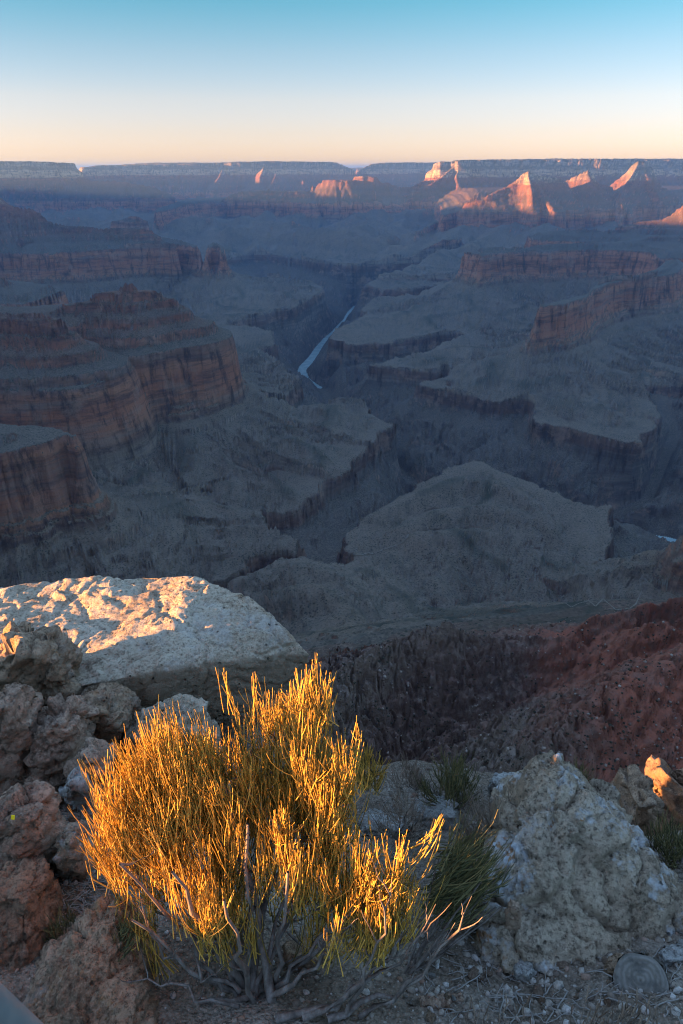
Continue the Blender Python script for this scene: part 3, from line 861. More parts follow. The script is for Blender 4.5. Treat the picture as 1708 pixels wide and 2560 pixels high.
# river sheet at the bottom of the gorge
w = NT("river_water")
wn_ = w.noise(w.coord("Object", (.02, .02, .02)), 1.0, 3)
w.b.inputs["IOR"].default_value = 1.33
MAT_WATER = w.done(w.mix(w.mapr(wn_, .4, .6), (.26, .38, .40), (.34, .46, .48)), .06, w.bump(w.noise(w.coord("Object", (.25, .25, .25)), 1.0, 3), .12, .3), .5)
rp = np.array(RIVER_P)
tang = np.gradient(rp[:, :2], axis=0)
tang /= np.linalg.norm(tang, axis=1)[:, None]
nor = np.stack([-tang[:, 1], tang[:, 0]], 1)
RXY = np.stack([rp[:, :2] + nor * o for o in (-70, -25, 25, 70)], 0)
me = grid_mesh("river", RXY[:, :, 0], RXY[:, :, 1], np.full(RXY.shape[:2], RIVER_Z))
river = link("river", me, MAT_WATER)
tag(river, kind="structure")

# haze: even pale air over the whole canyon
hz = bpy.data.materials.new("haze_air")
hz.use_nodes = True
hz.node_tree.nodes.clear()
ho = hz.node_tree.nodes.new("ShaderNodeOutputMaterial")
hv = hz.node_tree.nodes.new("ShaderNodeVolumePrincipled")
hv.inputs["Color"].default_value = (.30, .56, 1.0, 1)
hv.inputs["Density"].default_value = 2.9e-5
hv.inputs["Anisotropy"].default_value = 0.6
hz.node_tree.links.new(hv.outputs[0], ho.inputs["Volume"])
bm = bmesh.new()
bmesh.ops.create_cube(bm, size=1)
me = bpy.data.meshes.new("haze")
bm.to_mesh(me); bm.free()
haze = link("haze", me, hz)
haze.scale = (240000, 130000, 1301 + 20 + 170)
haze.location = (0, 20000, (170 - 1321) / 2)
tag(haze, kind="stuff")

# ------------------------------------------------------------------ rubble and scrub on the slopes just below the rim
def ray_ground(px, py):
    """where rays through pixels meet the sampled terrain near the rim (arrays)"""
    dx, dy, dz = ray(px, py)
    yy = np.exp(np.linspace(math.log(230), math.log(760), 500))[:, None]
    t = yy / dy[None, :]
    xx = dx[None, :] * t
    zz = dz[None, :] * t
    u_ = xx / yy
    rr = np.interp(np.log(yy), f_ly, np.arange(FRn)) * np.ones_like(u_)
    cc = np.interp(u_, UU, np.arange(FCn))
    h = Z[rr.astype(int), cc.astype(int)]
    hit = np.argmax(zz < h, axis=0)
    j = np.arange(len(px))
    ok = (zz < h).any(0)
    return xx[hit, j], yy[hit, 0], h[hit, j], ok


_ico = bmesh.new()
bmesh.ops.create_icosphere(_ico, subdivisions=1, radius=1)
_IV = np.array([v.co[:] for v in _ico.verts])
_IF = np.array([[v.index for v in f_.verts] for f_ in _ico.faces])
_ico.free()


def lumps(name, n, size, power, mat, seed, weight, flat=.8):
    rs_ = np.random.RandomState(seed)
    px, py = rs_.uniform(780, 1708, n), rs_.uniform(1500, 1930, n)
    x, y, z, ok = ray_ground(px, py)
    ok &= rs_.rand(n) < weight(px, py, x, y)
    x, y, z = x[ok], y[ok], z[ok]
    m = len(x)
    s_ = size[0] + (size[1] - size[0]) * rs_.rand(m) ** power
    v = _IV[None] * (1 + rs_.uniform(-.35, .35, (m, len(_IV), 1))) * s_[:, None, None] * rs_.uniform(.7, 1.2, (m, 1, 3)) * np.array([1, 1, flat])
    co = v + np.stack([x, y, z + s_ * .25], 1)[:, None, :]
    me = bpy.data.meshes.new(name)
    raw_mesh(me, co.reshape(-1, 3), (_IF[None] + (np.arange(m) * len(_IV))[:, None, None]).reshape(-1, 3))
    return link(name, me, mat)


rb = NT("pale_rubble")
ri2 = rb.n("NewGeometry").outputs["Random Per Island"]
MAT_RUBBLE = rb.done(rb.ramp(ri2, [(0, (.12, .07, .055)), (.5, (.20, .14, .11)), (1, (.34, .28, .235))]), .95)
patch = lambda x, y: fbm2(x / 28, y / 28, 3, .6, 81)
o = lumps("rubble", 4500, (.25, 1.2), 2.6, MAT_RUBBLE, 3, lambda px, py, x, y: sstep(.0, .45, patch(x, y)) * .9 + .12)
tag(o, "pale broken rubble strewn over the red slope below the rim", "rubble", kind="stuff")
sb = NT("slope_scrub")
ri3 = sb.n("NewGeometry").outputs["Random Per Island"]
MAT_SCRUB = sb.done(sb.ramp(ri3, [(0, (.025, .024, .017)), (1, (.06, .054, .038))]), .95)
o = lumps("scrub", 3200, (.3, 1.1), 1.8, MAT_SCRUB, 4, lambda px, py, x, y: sstep(.25, -.3, patch(x, y)) * .8 + .08, .65)
tag(o, "low dark scrub dotted over the slopes below the rim", "scrub", kind="stuff")

# ------------------------------------------------------------------ foreground: the rim at the photographer's feet
RNG = random.Random(11)
NRS = np.random.RandomState(5)


def ground_z(x, y):
    """soil surface of the rim: falls away from the viewer, breaks off at the edge, a lower ledge at the right"""
    x = np.asarray(x, float)
    y = np.asarray(y, float)
    z = -1.55 - .40 * np.clip(y, -1.5, 9)
    z = z + .16 * sstep(-.75, -1.7, x) + .05 * sstep(.35, .9, x) * sstep(2.2, 1.2, y)
    edge = 2.17 + .06 * np.sin(x * 2.3 + .6) + .06 * np.sin(x * 5.1) + .85 * sstep(.0, -.5, x) - .5 * np.maximum(-2.4 - x, 0) - .42 * sstep(.75, 1.15, x)
    over = np.maximum(y - edge, 0)
    z = z - over * 16 * sstep(0, .15, over)
    z = np.where(y < .2, np.minimum(z, -1.62), z)
    shade_hump = sstep(-2.12, -2.42, x) * sstep(-3.35, -3.0, x) * sstep(2.15, 1.75, y)     # unseen rise added left of the view to shade the foreground
    z = z + shade_hump * np.maximum(-1.60 - z, 0)
    return z


def ground_hit(px, py):
    dx, dy, dz = ray(px, py)
    t = np.linspace(.6, 8, 1500)
    g = ground_z(dx * t, dy * t)
    i = int(np.argmax(dz * t < g))
    return Vector((dx * t[i], dy * t[i], float(g[i])))


def at_y(px, py, y):
    return Vector(on_y(px, py, y))


xs = np.concatenate([np.linspace(-60, -3.2, 24)[:-1], np.linspace(-3.2, -1.15, 50)[:-1], np.linspace(-1.15, 1.35, 230)[:-1], np.linspace(1.35, 3.4, 50)[:-1], np.linspace(3.4, 60, 24)])
ys = np.concatenate([np.linspace(-80, .3, 30)[:-1], np.linspace(.3, 3.0, 230)[:-1], np.linspace(3.0, 7.5, 60)])
GXm, GYm = np.meshgrid(xs, ys)
GZm = ground_z(GXm, GYm)
GZm += .05 * fbm2(GXm / .5, GYm / .5, 4, .5, 71) + .012 * fbm2(GXm / .07, GYm / .07, 3, .6, 72)
GZm += np.where((GXm < -1.9) & (GYm < 2.4), .0, 0)
me = grid_mesh("ground", GXm, GYm, GZm)
g = NT("rim_soil")
gc = g.coord("Object")
n1 = g.noise(gc, 3.5, 5, .6)
n2 = g.noise(gc, 60, 4, .7)
v1 = g.voro(gc, 95)
cg = g.ramp(n1, [(.3, (.16, .12, .09)), (.5, (.27, .21, .16)), (.68, (.42, .36, .30))])
cg = g.mix(g.mapr(n2, .42, .7), cg, (.07, .055, .042))
cg = g.mix(g.mapr(v1, .12, .3, .6, 0), cg, (.36, .32, .27))
MAT_SOIL = g.done(cg, .95, g.bump(g.math('ADD', n2, g.math('MULTIPLY', v1, -.8)), .8, .012), .1)
ground = tag(link("ground", me, MAT_SOIL, None, True), kind="structure")


# ---- rock
def rock_material(name, base, dark, light, lichen=(.55, .55, .53), lichen_amt=.35, orange=.25, scale=1.0, pits=.5, sides=.45):
    r = NT(name)
    c = r.coord("Object")
    a = r.noise(c, 2.2 * scale, 6, .62, .4)
    b = r.noise(c, 9 * scale, 5, .65)
    f_ = r.noise(c, 62 * scale, 6, .75)
    col = r.ramp(a, [(.30, dark), (.48, base), (.66, light)])
    col = r.mix(r.mapr(b, .48, .66, 0, .8), col, dark)
    col = r.mix(r.mapr(f_, .5, .64, 0, .8), col, tuple(v * .35 for v in dark))
    col = r.mix(r.mapr(f_, .47, .34, 0, .6), col, light)
    lm = r.math('MULTIPLY', r.mapr(r.noise(c, 3.1 * scale, 5, .7), .52, .62), r.mapr(b, .35, .52))
    col = r.mix(r.math('MULTIPLY', lm, lichen_amt), col, lichen)
    om = r.math('MULTIPLY', r.mapr(r.noise(c, 6.3 * scale, 4, .6), .6, .66), r.mapr(r.noise(c, 34 * scale, 3, .6), .45, .55))
    col = r.mix(r.math('MULTIPLY', om, orange), col, (.42, .17, .03))
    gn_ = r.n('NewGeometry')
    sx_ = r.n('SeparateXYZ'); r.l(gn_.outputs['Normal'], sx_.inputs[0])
    side_f = r.mapr(r.math('ADD', sx_.outputs[2], r.math('MULTIPLY', r.math('SUBTRACT', b, .5), .5)), .72, .4, 0, sides)  # steep faces: brown weathering, plus darkening painted in for missing shade
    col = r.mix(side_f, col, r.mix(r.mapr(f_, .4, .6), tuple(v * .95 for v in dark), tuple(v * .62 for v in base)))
    pv = r.voro(c, 26 * scale)
    pm = r.math('MULTIPLY', r.mapr(pv, .22, .10, 0, 1), r.mapr(b, .45, .6))
    col = r.mix(r.math('MULTIPLY', pm, pits), col, (.035, .03, .027))
    h = r.math('ADD', r.math('MULTIPLY', b, .8), r.math('ADD', r.math('MULTIPLY', f_, .45), r.math('MULTIPLY', pm, -.5)))
    return r.done(col, .92, r.bump(h, 1.0, .035), .15)


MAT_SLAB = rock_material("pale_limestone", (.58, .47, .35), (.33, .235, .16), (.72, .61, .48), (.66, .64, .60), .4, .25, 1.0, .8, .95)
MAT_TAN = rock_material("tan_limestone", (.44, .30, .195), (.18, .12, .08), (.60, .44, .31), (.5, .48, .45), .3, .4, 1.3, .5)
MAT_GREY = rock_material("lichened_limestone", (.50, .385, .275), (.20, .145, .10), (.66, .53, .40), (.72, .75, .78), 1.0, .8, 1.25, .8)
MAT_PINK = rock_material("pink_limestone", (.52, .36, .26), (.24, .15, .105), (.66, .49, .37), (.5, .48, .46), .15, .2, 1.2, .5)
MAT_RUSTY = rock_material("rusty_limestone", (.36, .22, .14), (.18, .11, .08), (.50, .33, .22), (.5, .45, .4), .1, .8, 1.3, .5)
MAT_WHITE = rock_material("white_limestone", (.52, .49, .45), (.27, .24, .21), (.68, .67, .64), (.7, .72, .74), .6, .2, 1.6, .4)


def hull_mesh(pts, voxel, smooth=1):
    bm = bmesh.new()
    for p in pts:
        bm.verts.new(p)
    r = bmesh.ops.convex_hull(bm, input=bm.verts)
    bmesh.ops.delete(bm, geom=[v for v in bm.verts if not v.link_faces], context='VERTS')
    bmesh.ops.recalc_face_normals(bm, faces=bm.faces)
    me = bpy.data.meshes.new("hull")
    bm.to_mesh(me)
    bm.free()
    o = bpy.data.objects.new("hull", me)
    COL.objects.link(o)
    m = o.modifiers.new("r", 'REMESH')
    m.mode = 'VOXEL'
    m.voxel_size = voxel
    dg = bpy.context.evaluated_depsgraph_get()
    out = bpy.data.meshes.new_from_object(o.evaluated_get(dg))
    bpy.data.objects.remove(o)
    bpy.data.meshes.remove(me)
    return out


def displace(me, fn):
    n = len(me.vertices)
    co = np.empty(n * 3, np.float32)
    me.vertices.foreach_get("co", co)
    co = co.reshape(-1, 3).astype(np.float64)
    no = np.empty(n * 3, np.float32)
    me.vertices.foreach_get("normal", no)
    no = no.reshape(-1, 3)
    ls = np.empty(len(me.edges) * 2, np.int32)
    me.edges.foreach_get("vertices", ls)
    ls = ls.reshape(-1, 2)
    for _ in range(2):           # round the edges a little, smooth the normals
        acc = np.zeros_like(no)
        np.add.at(acc, ls[:, 0], no[ls[:, 1]])
        np.add.at(acc, ls[:, 1], no[ls[:, 0]])
        no = no + acc
        no /= np.linalg.norm(no, axis=1)[:, None] + 1e-9
    co = fn(co, no)
    me.vertices.foreach_set("co", co.astype(np.float32).ravel())
    me.update()


def cells(p, seed):
    """cellular pattern: a random value per cell and the distance to the nearest joint"""
    b = np.floor(p)
    f1 = np.full(len(p), 9.0)
    f2 = np.full(len(p), 9.0)
    val = np.zeros(len(p))
    tilt = np.zeros(len(p))
    for i in (-1, 0, 1):
        for j in (-1, 0, 1):
            for k_ in (-1, 0, 1):
                c = b + np.array([i, j, k_])
                h = np.sin(c @ np.array([127.1, 311.7, 74.7]) + seed * 1.7) * 43758.5453
                r1 = h - np.floor(h)
                r2 = (h * 7.13) - np.floor(h * 7.13)
                r3 = (h * 3.71) - np.floor(h * 3.71)
                v_ = p - c - np.stack([r1, r2, r3], 1)
                d = np.linalg.norm(v_, axis=1)
                tl = v_[:, 0] * (2 * r3 - 1) + v_[:, 1] * (2 * r1 - 1) + v_[:, 2] * (2 * r2 - 1)
                m = d < f1
                f2 = np.where(m, f1, np.minimum(f2, d))
                val = np.where(m, r2 * .6 + r3 * .4, val)
                tilt = np.where(m, tl, tilt)
                f1 = np.where(m, d, f1)
    return val + 1.1 * tilt, f2 - f1


def rock_shape(size, seed, rough=1.0, bedding=.5, cracks=.5, fine=0.0):
    def fn(co, no):
        p = co / size
        w = p + .22 * np.stack([noise3(p * 1.3, seed + 3), noise3(p * 1.3, seed + 4), noise3(p * 1.3, seed + 5)], 1)
        w = w + .035 * np.stack([noise3(p * 7, seed + 6), noise3(p * 7, seed + 7), noise3(p * 7, seed + 8)], 1)
        d = .05 * fbm3(w * 1.6, 3, .5, seed)
        v, j = cells(w * np.array([2.2, 2.2, 2.2 + 2.6 * bedding]), seed)
        d += .125 * rough * (v - .5) - .05 * cracks * sstep(.09, .0, j)
        v2, j2 = cells(w * np.array([6.0, 6.0, 6.0 + 7 * bedding]), seed + 2)
        d += .05 * rough * (v2 - .5) - .016 * cracks * sstep(.1, .0, j2)
        d += .020 * rough * (fbm3(w * 9, 3, .6, seed + 9, True) - .3)
        q = w * np.array([1.4, 1.4, 12.0])
        d += .026 * bedding * np.abs(fbm3(q, 2, .5, seed + 20))
        d += .012 * rough * fbm3(w * 26, 3, .65, seed + 30)
        if fine:
            sc_ = np.abs(fbm3((w + .3 * w[:, [1, 0, 2]]) * np.array([7, 22, 26]), 3, .55, seed + 33))
            d += fine * (.030 * np.minimum(sc_, .5) - .022 * sstep(.35, .55, noise3(w * 16, seed + 34)))
        pit = noise3(w * 12, seed + 40)
        d -= .026 * rough * sstep(.3, .55, pit)
        return co + no * (d * size)[:, None]
    return fn


def rock(name, pts, mat, label, cat="boulder", voxel=.014, seed=1, rough=1.0, bedding=.5, cracks=.5, group=None, size=None, fine=0.0):
    pts = [Vector(p) for p in pts]
    c = sum(pts, Vector()) / len(pts)
    base = Vector((c.x, c.y, min(p.z for p in pts)))
    loc = [p - base for p in pts]
    if size is None:
        size = max(max(p[i] for p in loc) - min(p[i] for p in loc) for i in range(3)) * .55
    me = hull_mesh(loc, voxel)
    displace(me, rock_shape(size, seed, rough, bedding, cracks, fine))
    me.name = name
    o = link(name, me, mat, None, True)
    o.location = base
    tag(o, label, cat, group)
    return o


def blob(top, bottom, y, thick, drop=.25, shrink=.88):
    """rock outline traced in the photo: upper points (px, py) lie at depth y, lower ones nearer; given real thickness"""
    pts = []
    for px, py in top:
        p = at_y(px, py, y)
        pts += [p, p + Vector((0, thick, -.02)), p + Vector((0, thick * .6, -drop))]
    for px, py in bottom:
        p = ground_hit(px, py)
        pts += [p + Vector((0, 0, -.12)), p, p + Vector((0, thick, -.2))]
    c = sum(pts, Vector()) / len(pts)
    return [c + (p - c) * shrink for p in pts]


def low_stone(outline, h):
    pts = []
    c = [ground_hit(px, py) for px, py in outline]
    m = sum(c, Vector()) / len(c)
    for p in c:
        pts += [p + Vector((0, 0, -.03)), p + (m - p) * .18 + Vector((0, 0, h))]
    return pts


def at_z(px, py, z):
    return Vector(on_z(px, py, z))


# the large pale slab
slab = [at_z(px, py, z) for px, py, z in [(-260, 1500, -2.10), (0, 1476, -2.06), (130, 1451, -2.05), (330, 1440, -2.03), (460, 1437, -2.02), (530, 1474, -2.03), (620, 1486, -2.05), (690, 1556, -2.09), (720, 1600, -2.13), (772, 1634, -2.20),
                                          (-260, 1590, -2.14), (30, 1625, -2.11), (120, 1690, -2.11), (205, 1716, -2.11), (330, 1690, -2.11), (420, 1650, -2.10), (520, 1606, -2.08), (610, 1570, -2.08), (660, 1575, -2.11)]]
low = [at_z(px, py, z) for px, py, z in [(90, 1760, -2.32), (250, 1800, -2.38), (400, 1790, -2.42), (560, 1770, -2.44), (700, 1730, -2.42), (776, 1690, -2.36), (-260, 1700, -2.3)]]
slab += low + [p + Vector((0, .1, -.45)) for p in low] + [at_z(-260, 1500, -1.9) + Vector((0, 0, -.8)), at_z(460, 1437, -2.03) + Vector((0, -.05, -.8)), at_z(772, 1634, -2.2) + Vector((0, .1, -.6))]
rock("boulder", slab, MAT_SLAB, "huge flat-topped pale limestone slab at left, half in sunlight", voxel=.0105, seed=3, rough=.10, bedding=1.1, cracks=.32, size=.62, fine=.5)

# rocks on the left
rock("boulder", blob([(-60, 1640), (20, 1622), (90, 1630), (140, 1660), (150, 1690)], [(-40, 1860), (60, 1840), (140, 1800)], 2.28, .25), MAT_TAN, "dark mottled rock wedged against the left end of the slab", seed=12, voxel=.010, rough=.95, cracks=1.0, bedding=.9)
rock("boulder", blob([(-60, 1760), (10, 1752), (40, 1790), (52, 1850)], [(-40, 2010), (20, 2010), (62, 1985)], 1.9, .2), MAT_PINK, "pinkish tall rock at the left edge below the slab", seed=22, voxel=.008, rough=.8, cracks=1.0, bedding=.8)
rock("boulder", blob([(60, 1850), (100, 1815), (140, 1795), (172, 1820), (180, 1860)], [(50, 2030), (110, 2020), (160, 1960), (176, 1930)], 1.92, .22), MAT_PINK, "rough pinkish brown block beside the pinkish tall rock", seed=31, voxel=.008, rough=.8, cracks=1.0, bedding=.8)
rock("boulder", blob([(158, 1790), (200, 1770), (260, 1782), (310, 1820)], [(170, 1900), (240, 1900), (300, 1880), (330, 1850)], 2.15, .25), MAT_TAN, "low dark brown rock under the front of the slab", seed=42, voxel=.009, rough=.9, cracks=1.0, bedding=1.0)
rock("boulder", blob([(300, 1840), (380, 1815), (450, 1818), (520, 1840)], [(300, 1900), (400, 1890), (520, 1880)], 2.1, .2), MAT_SLAB, "low pale ledge rock between slab and bush", seed=47, voxel=.010)
rock("boulder", blob([(-60, 2050), (20, 2032), (60, 2028), (92, 2040), (98, 2080)], [(-40, 2260), (40, 2255), (80, 2220), (98, 2150)], 1.42, .16), MAT_PINK, "blocky grey and pink rock at left edge with a yellow scrap on it", seed=52, voxel=.007, rough=.8, cracks=1.0)
rock("boulder", blob([(-60, 2240), (20, 2232), (60, 2240), (100, 2300), (112, 2340)], [(-40, 2440), (60, 2440), (110, 2400)], 1.22, .15), MAT_RUSTY, "rusty brown rock at left edge above the bottom left boulder", seed=62, voxel=.007, rough=.8, cracks=1.0)
rock("boulder", blob([(40, 2455), (110, 2400), (190, 2350), (260, 2330), (300, 2345), (330, 2420)], [(-40, 2700), (150, 2740), (330, 2700), (400, 2580), (370, 2500)], 1.12, .15), MAT_TAN, "large coarse brown boulder in the bottom left corner", seed=72, voxel=.007, rough=.9, cracks=.8, fine=1.0)
rock("stone", blob([(138, 2130), (150, 2100), (175, 2098), (188, 2125)], [(140, 2165), (165, 2175), (188, 2160)], 1.38, .07, .1), MAT_GREY, "rounded grey stone in the soil left of the bush", "stone", seed=82, voxel=.006)
rock("stone", blob([(178, 1910), (200, 1895), (235, 1898), (250, 1915)], [(180, 1940), (245, 1940)], 1.75, .1, .1), MAT_PINK, "pale pink stone near the left tips of the bush", "stone", seed=83, voxel=.006)
rock("stone", blob([(160, 1960), (180, 1950), (205, 1960)], [(160, 1985), (205, 1985)], 1.64, .07, .08), MAT_WHITE, "white chip of rock left of the bush", "stone", seed=84, voxel=.005)

# pyramid boulder on the right
py_pts = []
for px, py, y in [(1420, 1905, 1.62), (1400, 1912, 1.63), (1345, 1960, 1.58), (1290, 2030, 1.52), (1262, 2110, 1.45), (1455, 1932, 1.62), (1462, 1992, 1.55), (1500, 2035, 1.56), (1550, 2040, 1.56), (1582, 2062, 1.53), (1612, 2085, 1.5), (1655, 2160, 1.42), (1720, 2245, 1.36), (1820, 2330, 1.3),
                  (1225, 2200, 1.36), (1190, 2300, 1.26), (1186, 2380, 1.2)]:
    p = at_y(px, py, y)
    py_pts += [p, p + Vector((0, .12, -.10)), p + Vector((0, .3, -.5))]
for px, py in [(1200, 2400), (1300, 2450), (1450, 2400), (1600, 2360), (1740, 2350)]:
    p = ground_hit(px, py)
    py_pts += [p + Vector((0, .0, .0)), p + Vector((0, .05, -.2))]
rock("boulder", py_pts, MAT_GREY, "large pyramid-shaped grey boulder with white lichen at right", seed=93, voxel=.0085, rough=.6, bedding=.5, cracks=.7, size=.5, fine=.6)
rock("boulder", [at_y(px, py, y) + d for px, py, y in [(1496, 2062, 1.6), (1512, 2038, 1.6), (1550, 2032, 1.6), (1576, 2055, 1.58), (1584, 2100, 1.54), (1510, 2110, 1.52)] for d in (Vector((0, 0, 0)), Vector((0, .16, -.05)), Vector((0, .2, -.3)))], MAT_GREY,
     "rounded grey rock lump behind the right shoulder of the pyramid boulder", seed=97, voxel=.008, rough=1.1)

# sunlit outcrop at the right edge, on the lower ledge
rock("boulder", [at_y(px, py, y) + d for px, py, y in [(1620, 1985, 4.75), (1645, 1945, 4.8), (1680, 1925, 4.85), (1708, 1905, 4.9), (1800, 1890, 4.9), (1830, 2050, 4.6), (1700, 2080, 4.55), (1630, 2060, 4.6)] for d in (Vector((0, 0, 0)), Vector((.1, .2, -.12)), Vector((.2, .2, -2.5)))], MAT_RUSTY,
     "orange sunlit rock outcrop at the right edge", seed=103, voxel=.02, rough=1.2)
rock("boulder", [at_y(px, py, y) + d for px, py, y in [(1583, 1990, 3.4), (1600, 1972, 3.45), (1622, 1976, 3.45), (1628, 2014, 3.3), (1590, 2019, 3.3)] for d in (Vector((0, 0, 0)), Vector((0, .2, -.05)), Vector((.15, .15, -1.6)))], MAT_TAN,
     "small shaded brown rock beside the orange outcrop", seed=107, voxel=.014)
# rocks behind the bushes, on the brink
rock("boulder", low_stone([(1215, 1985), (1225, 1962), (1262, 1955), (1295, 1962), (1308, 1985), (1260, 2000)], .07), MAT_WHITE, "small white-capped rock behind the twiggy shrubs", seed=113, voxel=.008)
rock("stone", low_stone([(1030, 2010), (1060, 1990), (1110, 1995), (1150, 2020), (1150, 2060), (1090, 2065), (1035, 2050)], .025), MAT_WHITE, "flat white rock in the soil between the shrubs", "stone", seed=117, voxel=.008)
rock("stone", low_stone([(890, 2045), (930, 2030), (990, 2035), (1020, 2055), (1010, 2090), (900, 2085)], .025), MAT_WHITE, "flat grey-white rock behind the right half of the bush", "stone", seed=119, voxel=.008)
rock("stone", low_stone([(1080, 2180), (1110, 2150), (1160, 2150), (1180, 2190), (1170, 2235), (1090, 2230)], .03), MAT_WHITE, "pale rock showing through the right side of the bush", "stone", seed=121, voxel=.008)
rock("stone", low_stone([(700, 2370), (740, 2345), (800, 2350), (820, 2390), (800, 2430), (710, 2420)], .03), MAT_TAN, "pale brown stone under the middle of the bush", "stone", seed=125, voxel=.007)
rock("stone", [at_y(px, py, 1.13) + Vector((0, d, 0)) for px, py in [(1268, 2290), (1280, 2262), (1298, 2270), (1302, 2298), (1300, 2325), (1270, 2325)] for d in (0, .02)], MAT_PINK, "small upright pinkish stone at the left foot of the pyramid boulder", "stone", seed=131, voxel=.004)
rock("stone", low_stone([(1640, 2395), (1665, 2370), (1705, 2362), (1730, 2390), (1715, 2420), (1650, 2418)], .025), MAT_WHITE, "white angular stone above the cut log", "stone", seed=133, voxel=.004)
rock("stone", low_stone([(1512, 2405), (1530, 2390), (1560, 2395), (1568, 2425), (1545, 2440), (1515, 2435)], .02), MAT_TAN, "flat tan stone left of the cut log", "stone", seed=135, voxel=.004)
rock("stone", low_stone([(1278, 2425), (1292, 2405), (1322, 2408), (1342, 2438), (1320, 2458), (1285, 2450)], .022), MAT_WHITE, "whitish knobbly stone at the front of the pyramid boulder", "stone", seed=137, voxel=.004)
rock("stone", low_stone([(1040, 2505), (1090, 2490), (1160, 2492), (1172, 2510), (1110, 2524), (1050, 2522)], .015), MAT_PINK, "long flat pale stone lying in the gravel at the bottom", "stone", seed=139, voxel=.004)

# a yellow scrap lying on the left rock
bm = bmesh.new()
c0 = at_y(31, 2046, 1.40)
vs_ = [bm.verts.new(Vector(v)) for v in [(-.006, 0, -.004), (.005, -.001, -.006), (.007, .003, .006), (-.003, .003, .008), (-.006, .002, -.003), (.005, .001, -.005), (.007, .005, .007), (-.003, .005, .009)]]
for f_ in [(0, 1, 2, 3), (7, 6, 5, 4), (0, 4, 5, 1), (1, 5, 6, 2), (2, 6, 7, 3), (3, 7, 4, 0)]:
    bm.faces.new([vs_[i] for i in f_])
me = bpy.data.meshes.new("scrap")
bm.to_mesh(me); bm.free()
y_ = NT("yellow_plastic")
o = tag(link("scrap", me, y_.done((.75, .62, .02), .5)), "tiny bright yellow scrap lying on the left rock", "scrap")
o.location = c0

# ------------------------------------------------------------------ gravel, litter
def tubes(paths, radii, sides=4):
    """many thin tapered tubes in one mesh; paths: list of (n,3) arrays, radii: list of (n,)"""
    V, F, off = [], [], 0
    ang = np.arange(sides) * 2 * np.pi / sides
    cs, sn = np.cos(ang), np.sin(ang)
    by_n = {}
    for p, r in zip(paths, radii):
        by_n.setdefault(len(p), []).append((p, r))
    for n, lst in by_n.items():
        P_ = np.array([a for a, _ in lst])            # k,n,3
        R_ = np.array([b for _, b in lst])
        k_ = len(lst)
        T = np.gradient(P_, axis=1)
        T /= np.linalg.norm(T, axis=2, keepdims=True) + 1e-9
        ref = np.where(np.abs(T[..., :1]) < .8, np.array([1., 0, 0]), np.array([0, 1., 0]))
        A = np.cross(T, ref)
        A /= np.linalg.norm(A, axis=2, keepdims=True) + 1e-9
        B = np.cross(T, A)
        ring = P_[:, :, None, :] + R_[:, :, None, None] * (A[:, :, None, :] * cs[:, None] + B[:, :, None, :] * sn[:, None])
        V.append(ring.reshape(-1, 3))
        idx = (np.arange(k_)[:, None, None] * n + np.arange(n - 1)[None, :, None]) * sides
        j = np.arange(sides)[None, None, :]
        j1 = (j + 1) % sides
        F.append(np.stack([idx + j, idx + j1, idx + sides + j1, idx + sides + j], -1).reshape(-1, 4) + off)
        off += k_ * n * sides
    return np.concatenate(V), np.concatenate(F)


def tube_mesh(name, paths, radii, sides=4):
    co, f_ = tubes(paths, radii, sides)
    me = bpy.data.meshes.new(name)
    raw_mesh(me, co, f_)
    me.shade_smooth()
    return me


ico = bmesh.new()
bmesh.ops.create_icosphere(ico, subdivisions=1, radius=1)
ICO_V = np.array([v.co[:] for v in ico.verts])
ICO_F = np.array([[v.index for v in f_.verts] for f_ in ico.faces])
ico.free()
gv = NT("gravel_stone")
gi = gv.n("NewGeometry").outputs["Random Per Island"]
gcol = gv.ramp(gi, [(0, (.16, .12, .095)), (.3, (.30, .24, .19)), (.6, (.44, .38, .32)), (.85, (.56, .52, .48)), (1, (.30, .17, .11))])
gn = gv.noise(gv.coord("Object"), 160, 3, .6)
MAT_GRAVEL = gv.done(gv.mix(gv.mapr(gn, .4, .7, 0, .5), gcol, (.12, .10, .085)), .9, gv.bump(gn, .5, .004))


def pebbles(pts, sizes):
    n = len(pts)
    sc_ = sizes[:, None] * NRS.uniform(.6, 1.25, (n, 3)) * np.array([1, 1, .7])
    jit = 1 + NRS.uniform(-.3, .3, (n, len(ICO_V), 1))
    a = NRS.rand(n) * 6.28
    ca, sa = np.cos(a)[:, None], np.sin(a)[:, None]
    v = ICO_V[None] * jit * sc_[:, None, :]
    x_ = v[..., 0] * ca - v[..., 1] * sa
    y_2 = v[..., 0] * sa + v[..., 1] * ca
    co = np.stack([x_, y_2, v[..., 2]], -1) + pts[:, None, :]
    f_ = ICO_F[None] + (np.arange(n) * len(ICO_V))[:, None, None]
    return co.reshape(-1, 3), f_.reshape(-1, 3)


def ground_real(x, y):
    x = np.asarray(x); y = np.asarray(y)
    return ground_z(x, y) + .05 * fbm2(x / .5, y / .5, 4, .5, 71) + .012 * fbm2(x / .07, y / .07, 3, .6, 72)


dens = []
N = 15000
gx = NRS.uniform(-1.2, 1.5, N)
gy = NRS.uniform(.75, 2.5, N)
keep = NRS.rand(N) < (.16 + .84 * sstep(.0, .35, gx) * sstep(1.5, 1.1, gy))
gx, gy = gx[keep], gy[keep]
gs = .003 + .011 * NRS.rand(len(gx)) ** 3
co, f_ = pebbles(np.stack([gx, gy, ground_real(gx, gy) + gs * .15], 1), gs)
me = bpy.data.meshes.new("gravel")
raw_mesh(me, co, f_)
tag(link("gravel", me, MAT_GRAVEL), "loose tan and grey gravel over the rim soil", "gravel", kind="stuff")

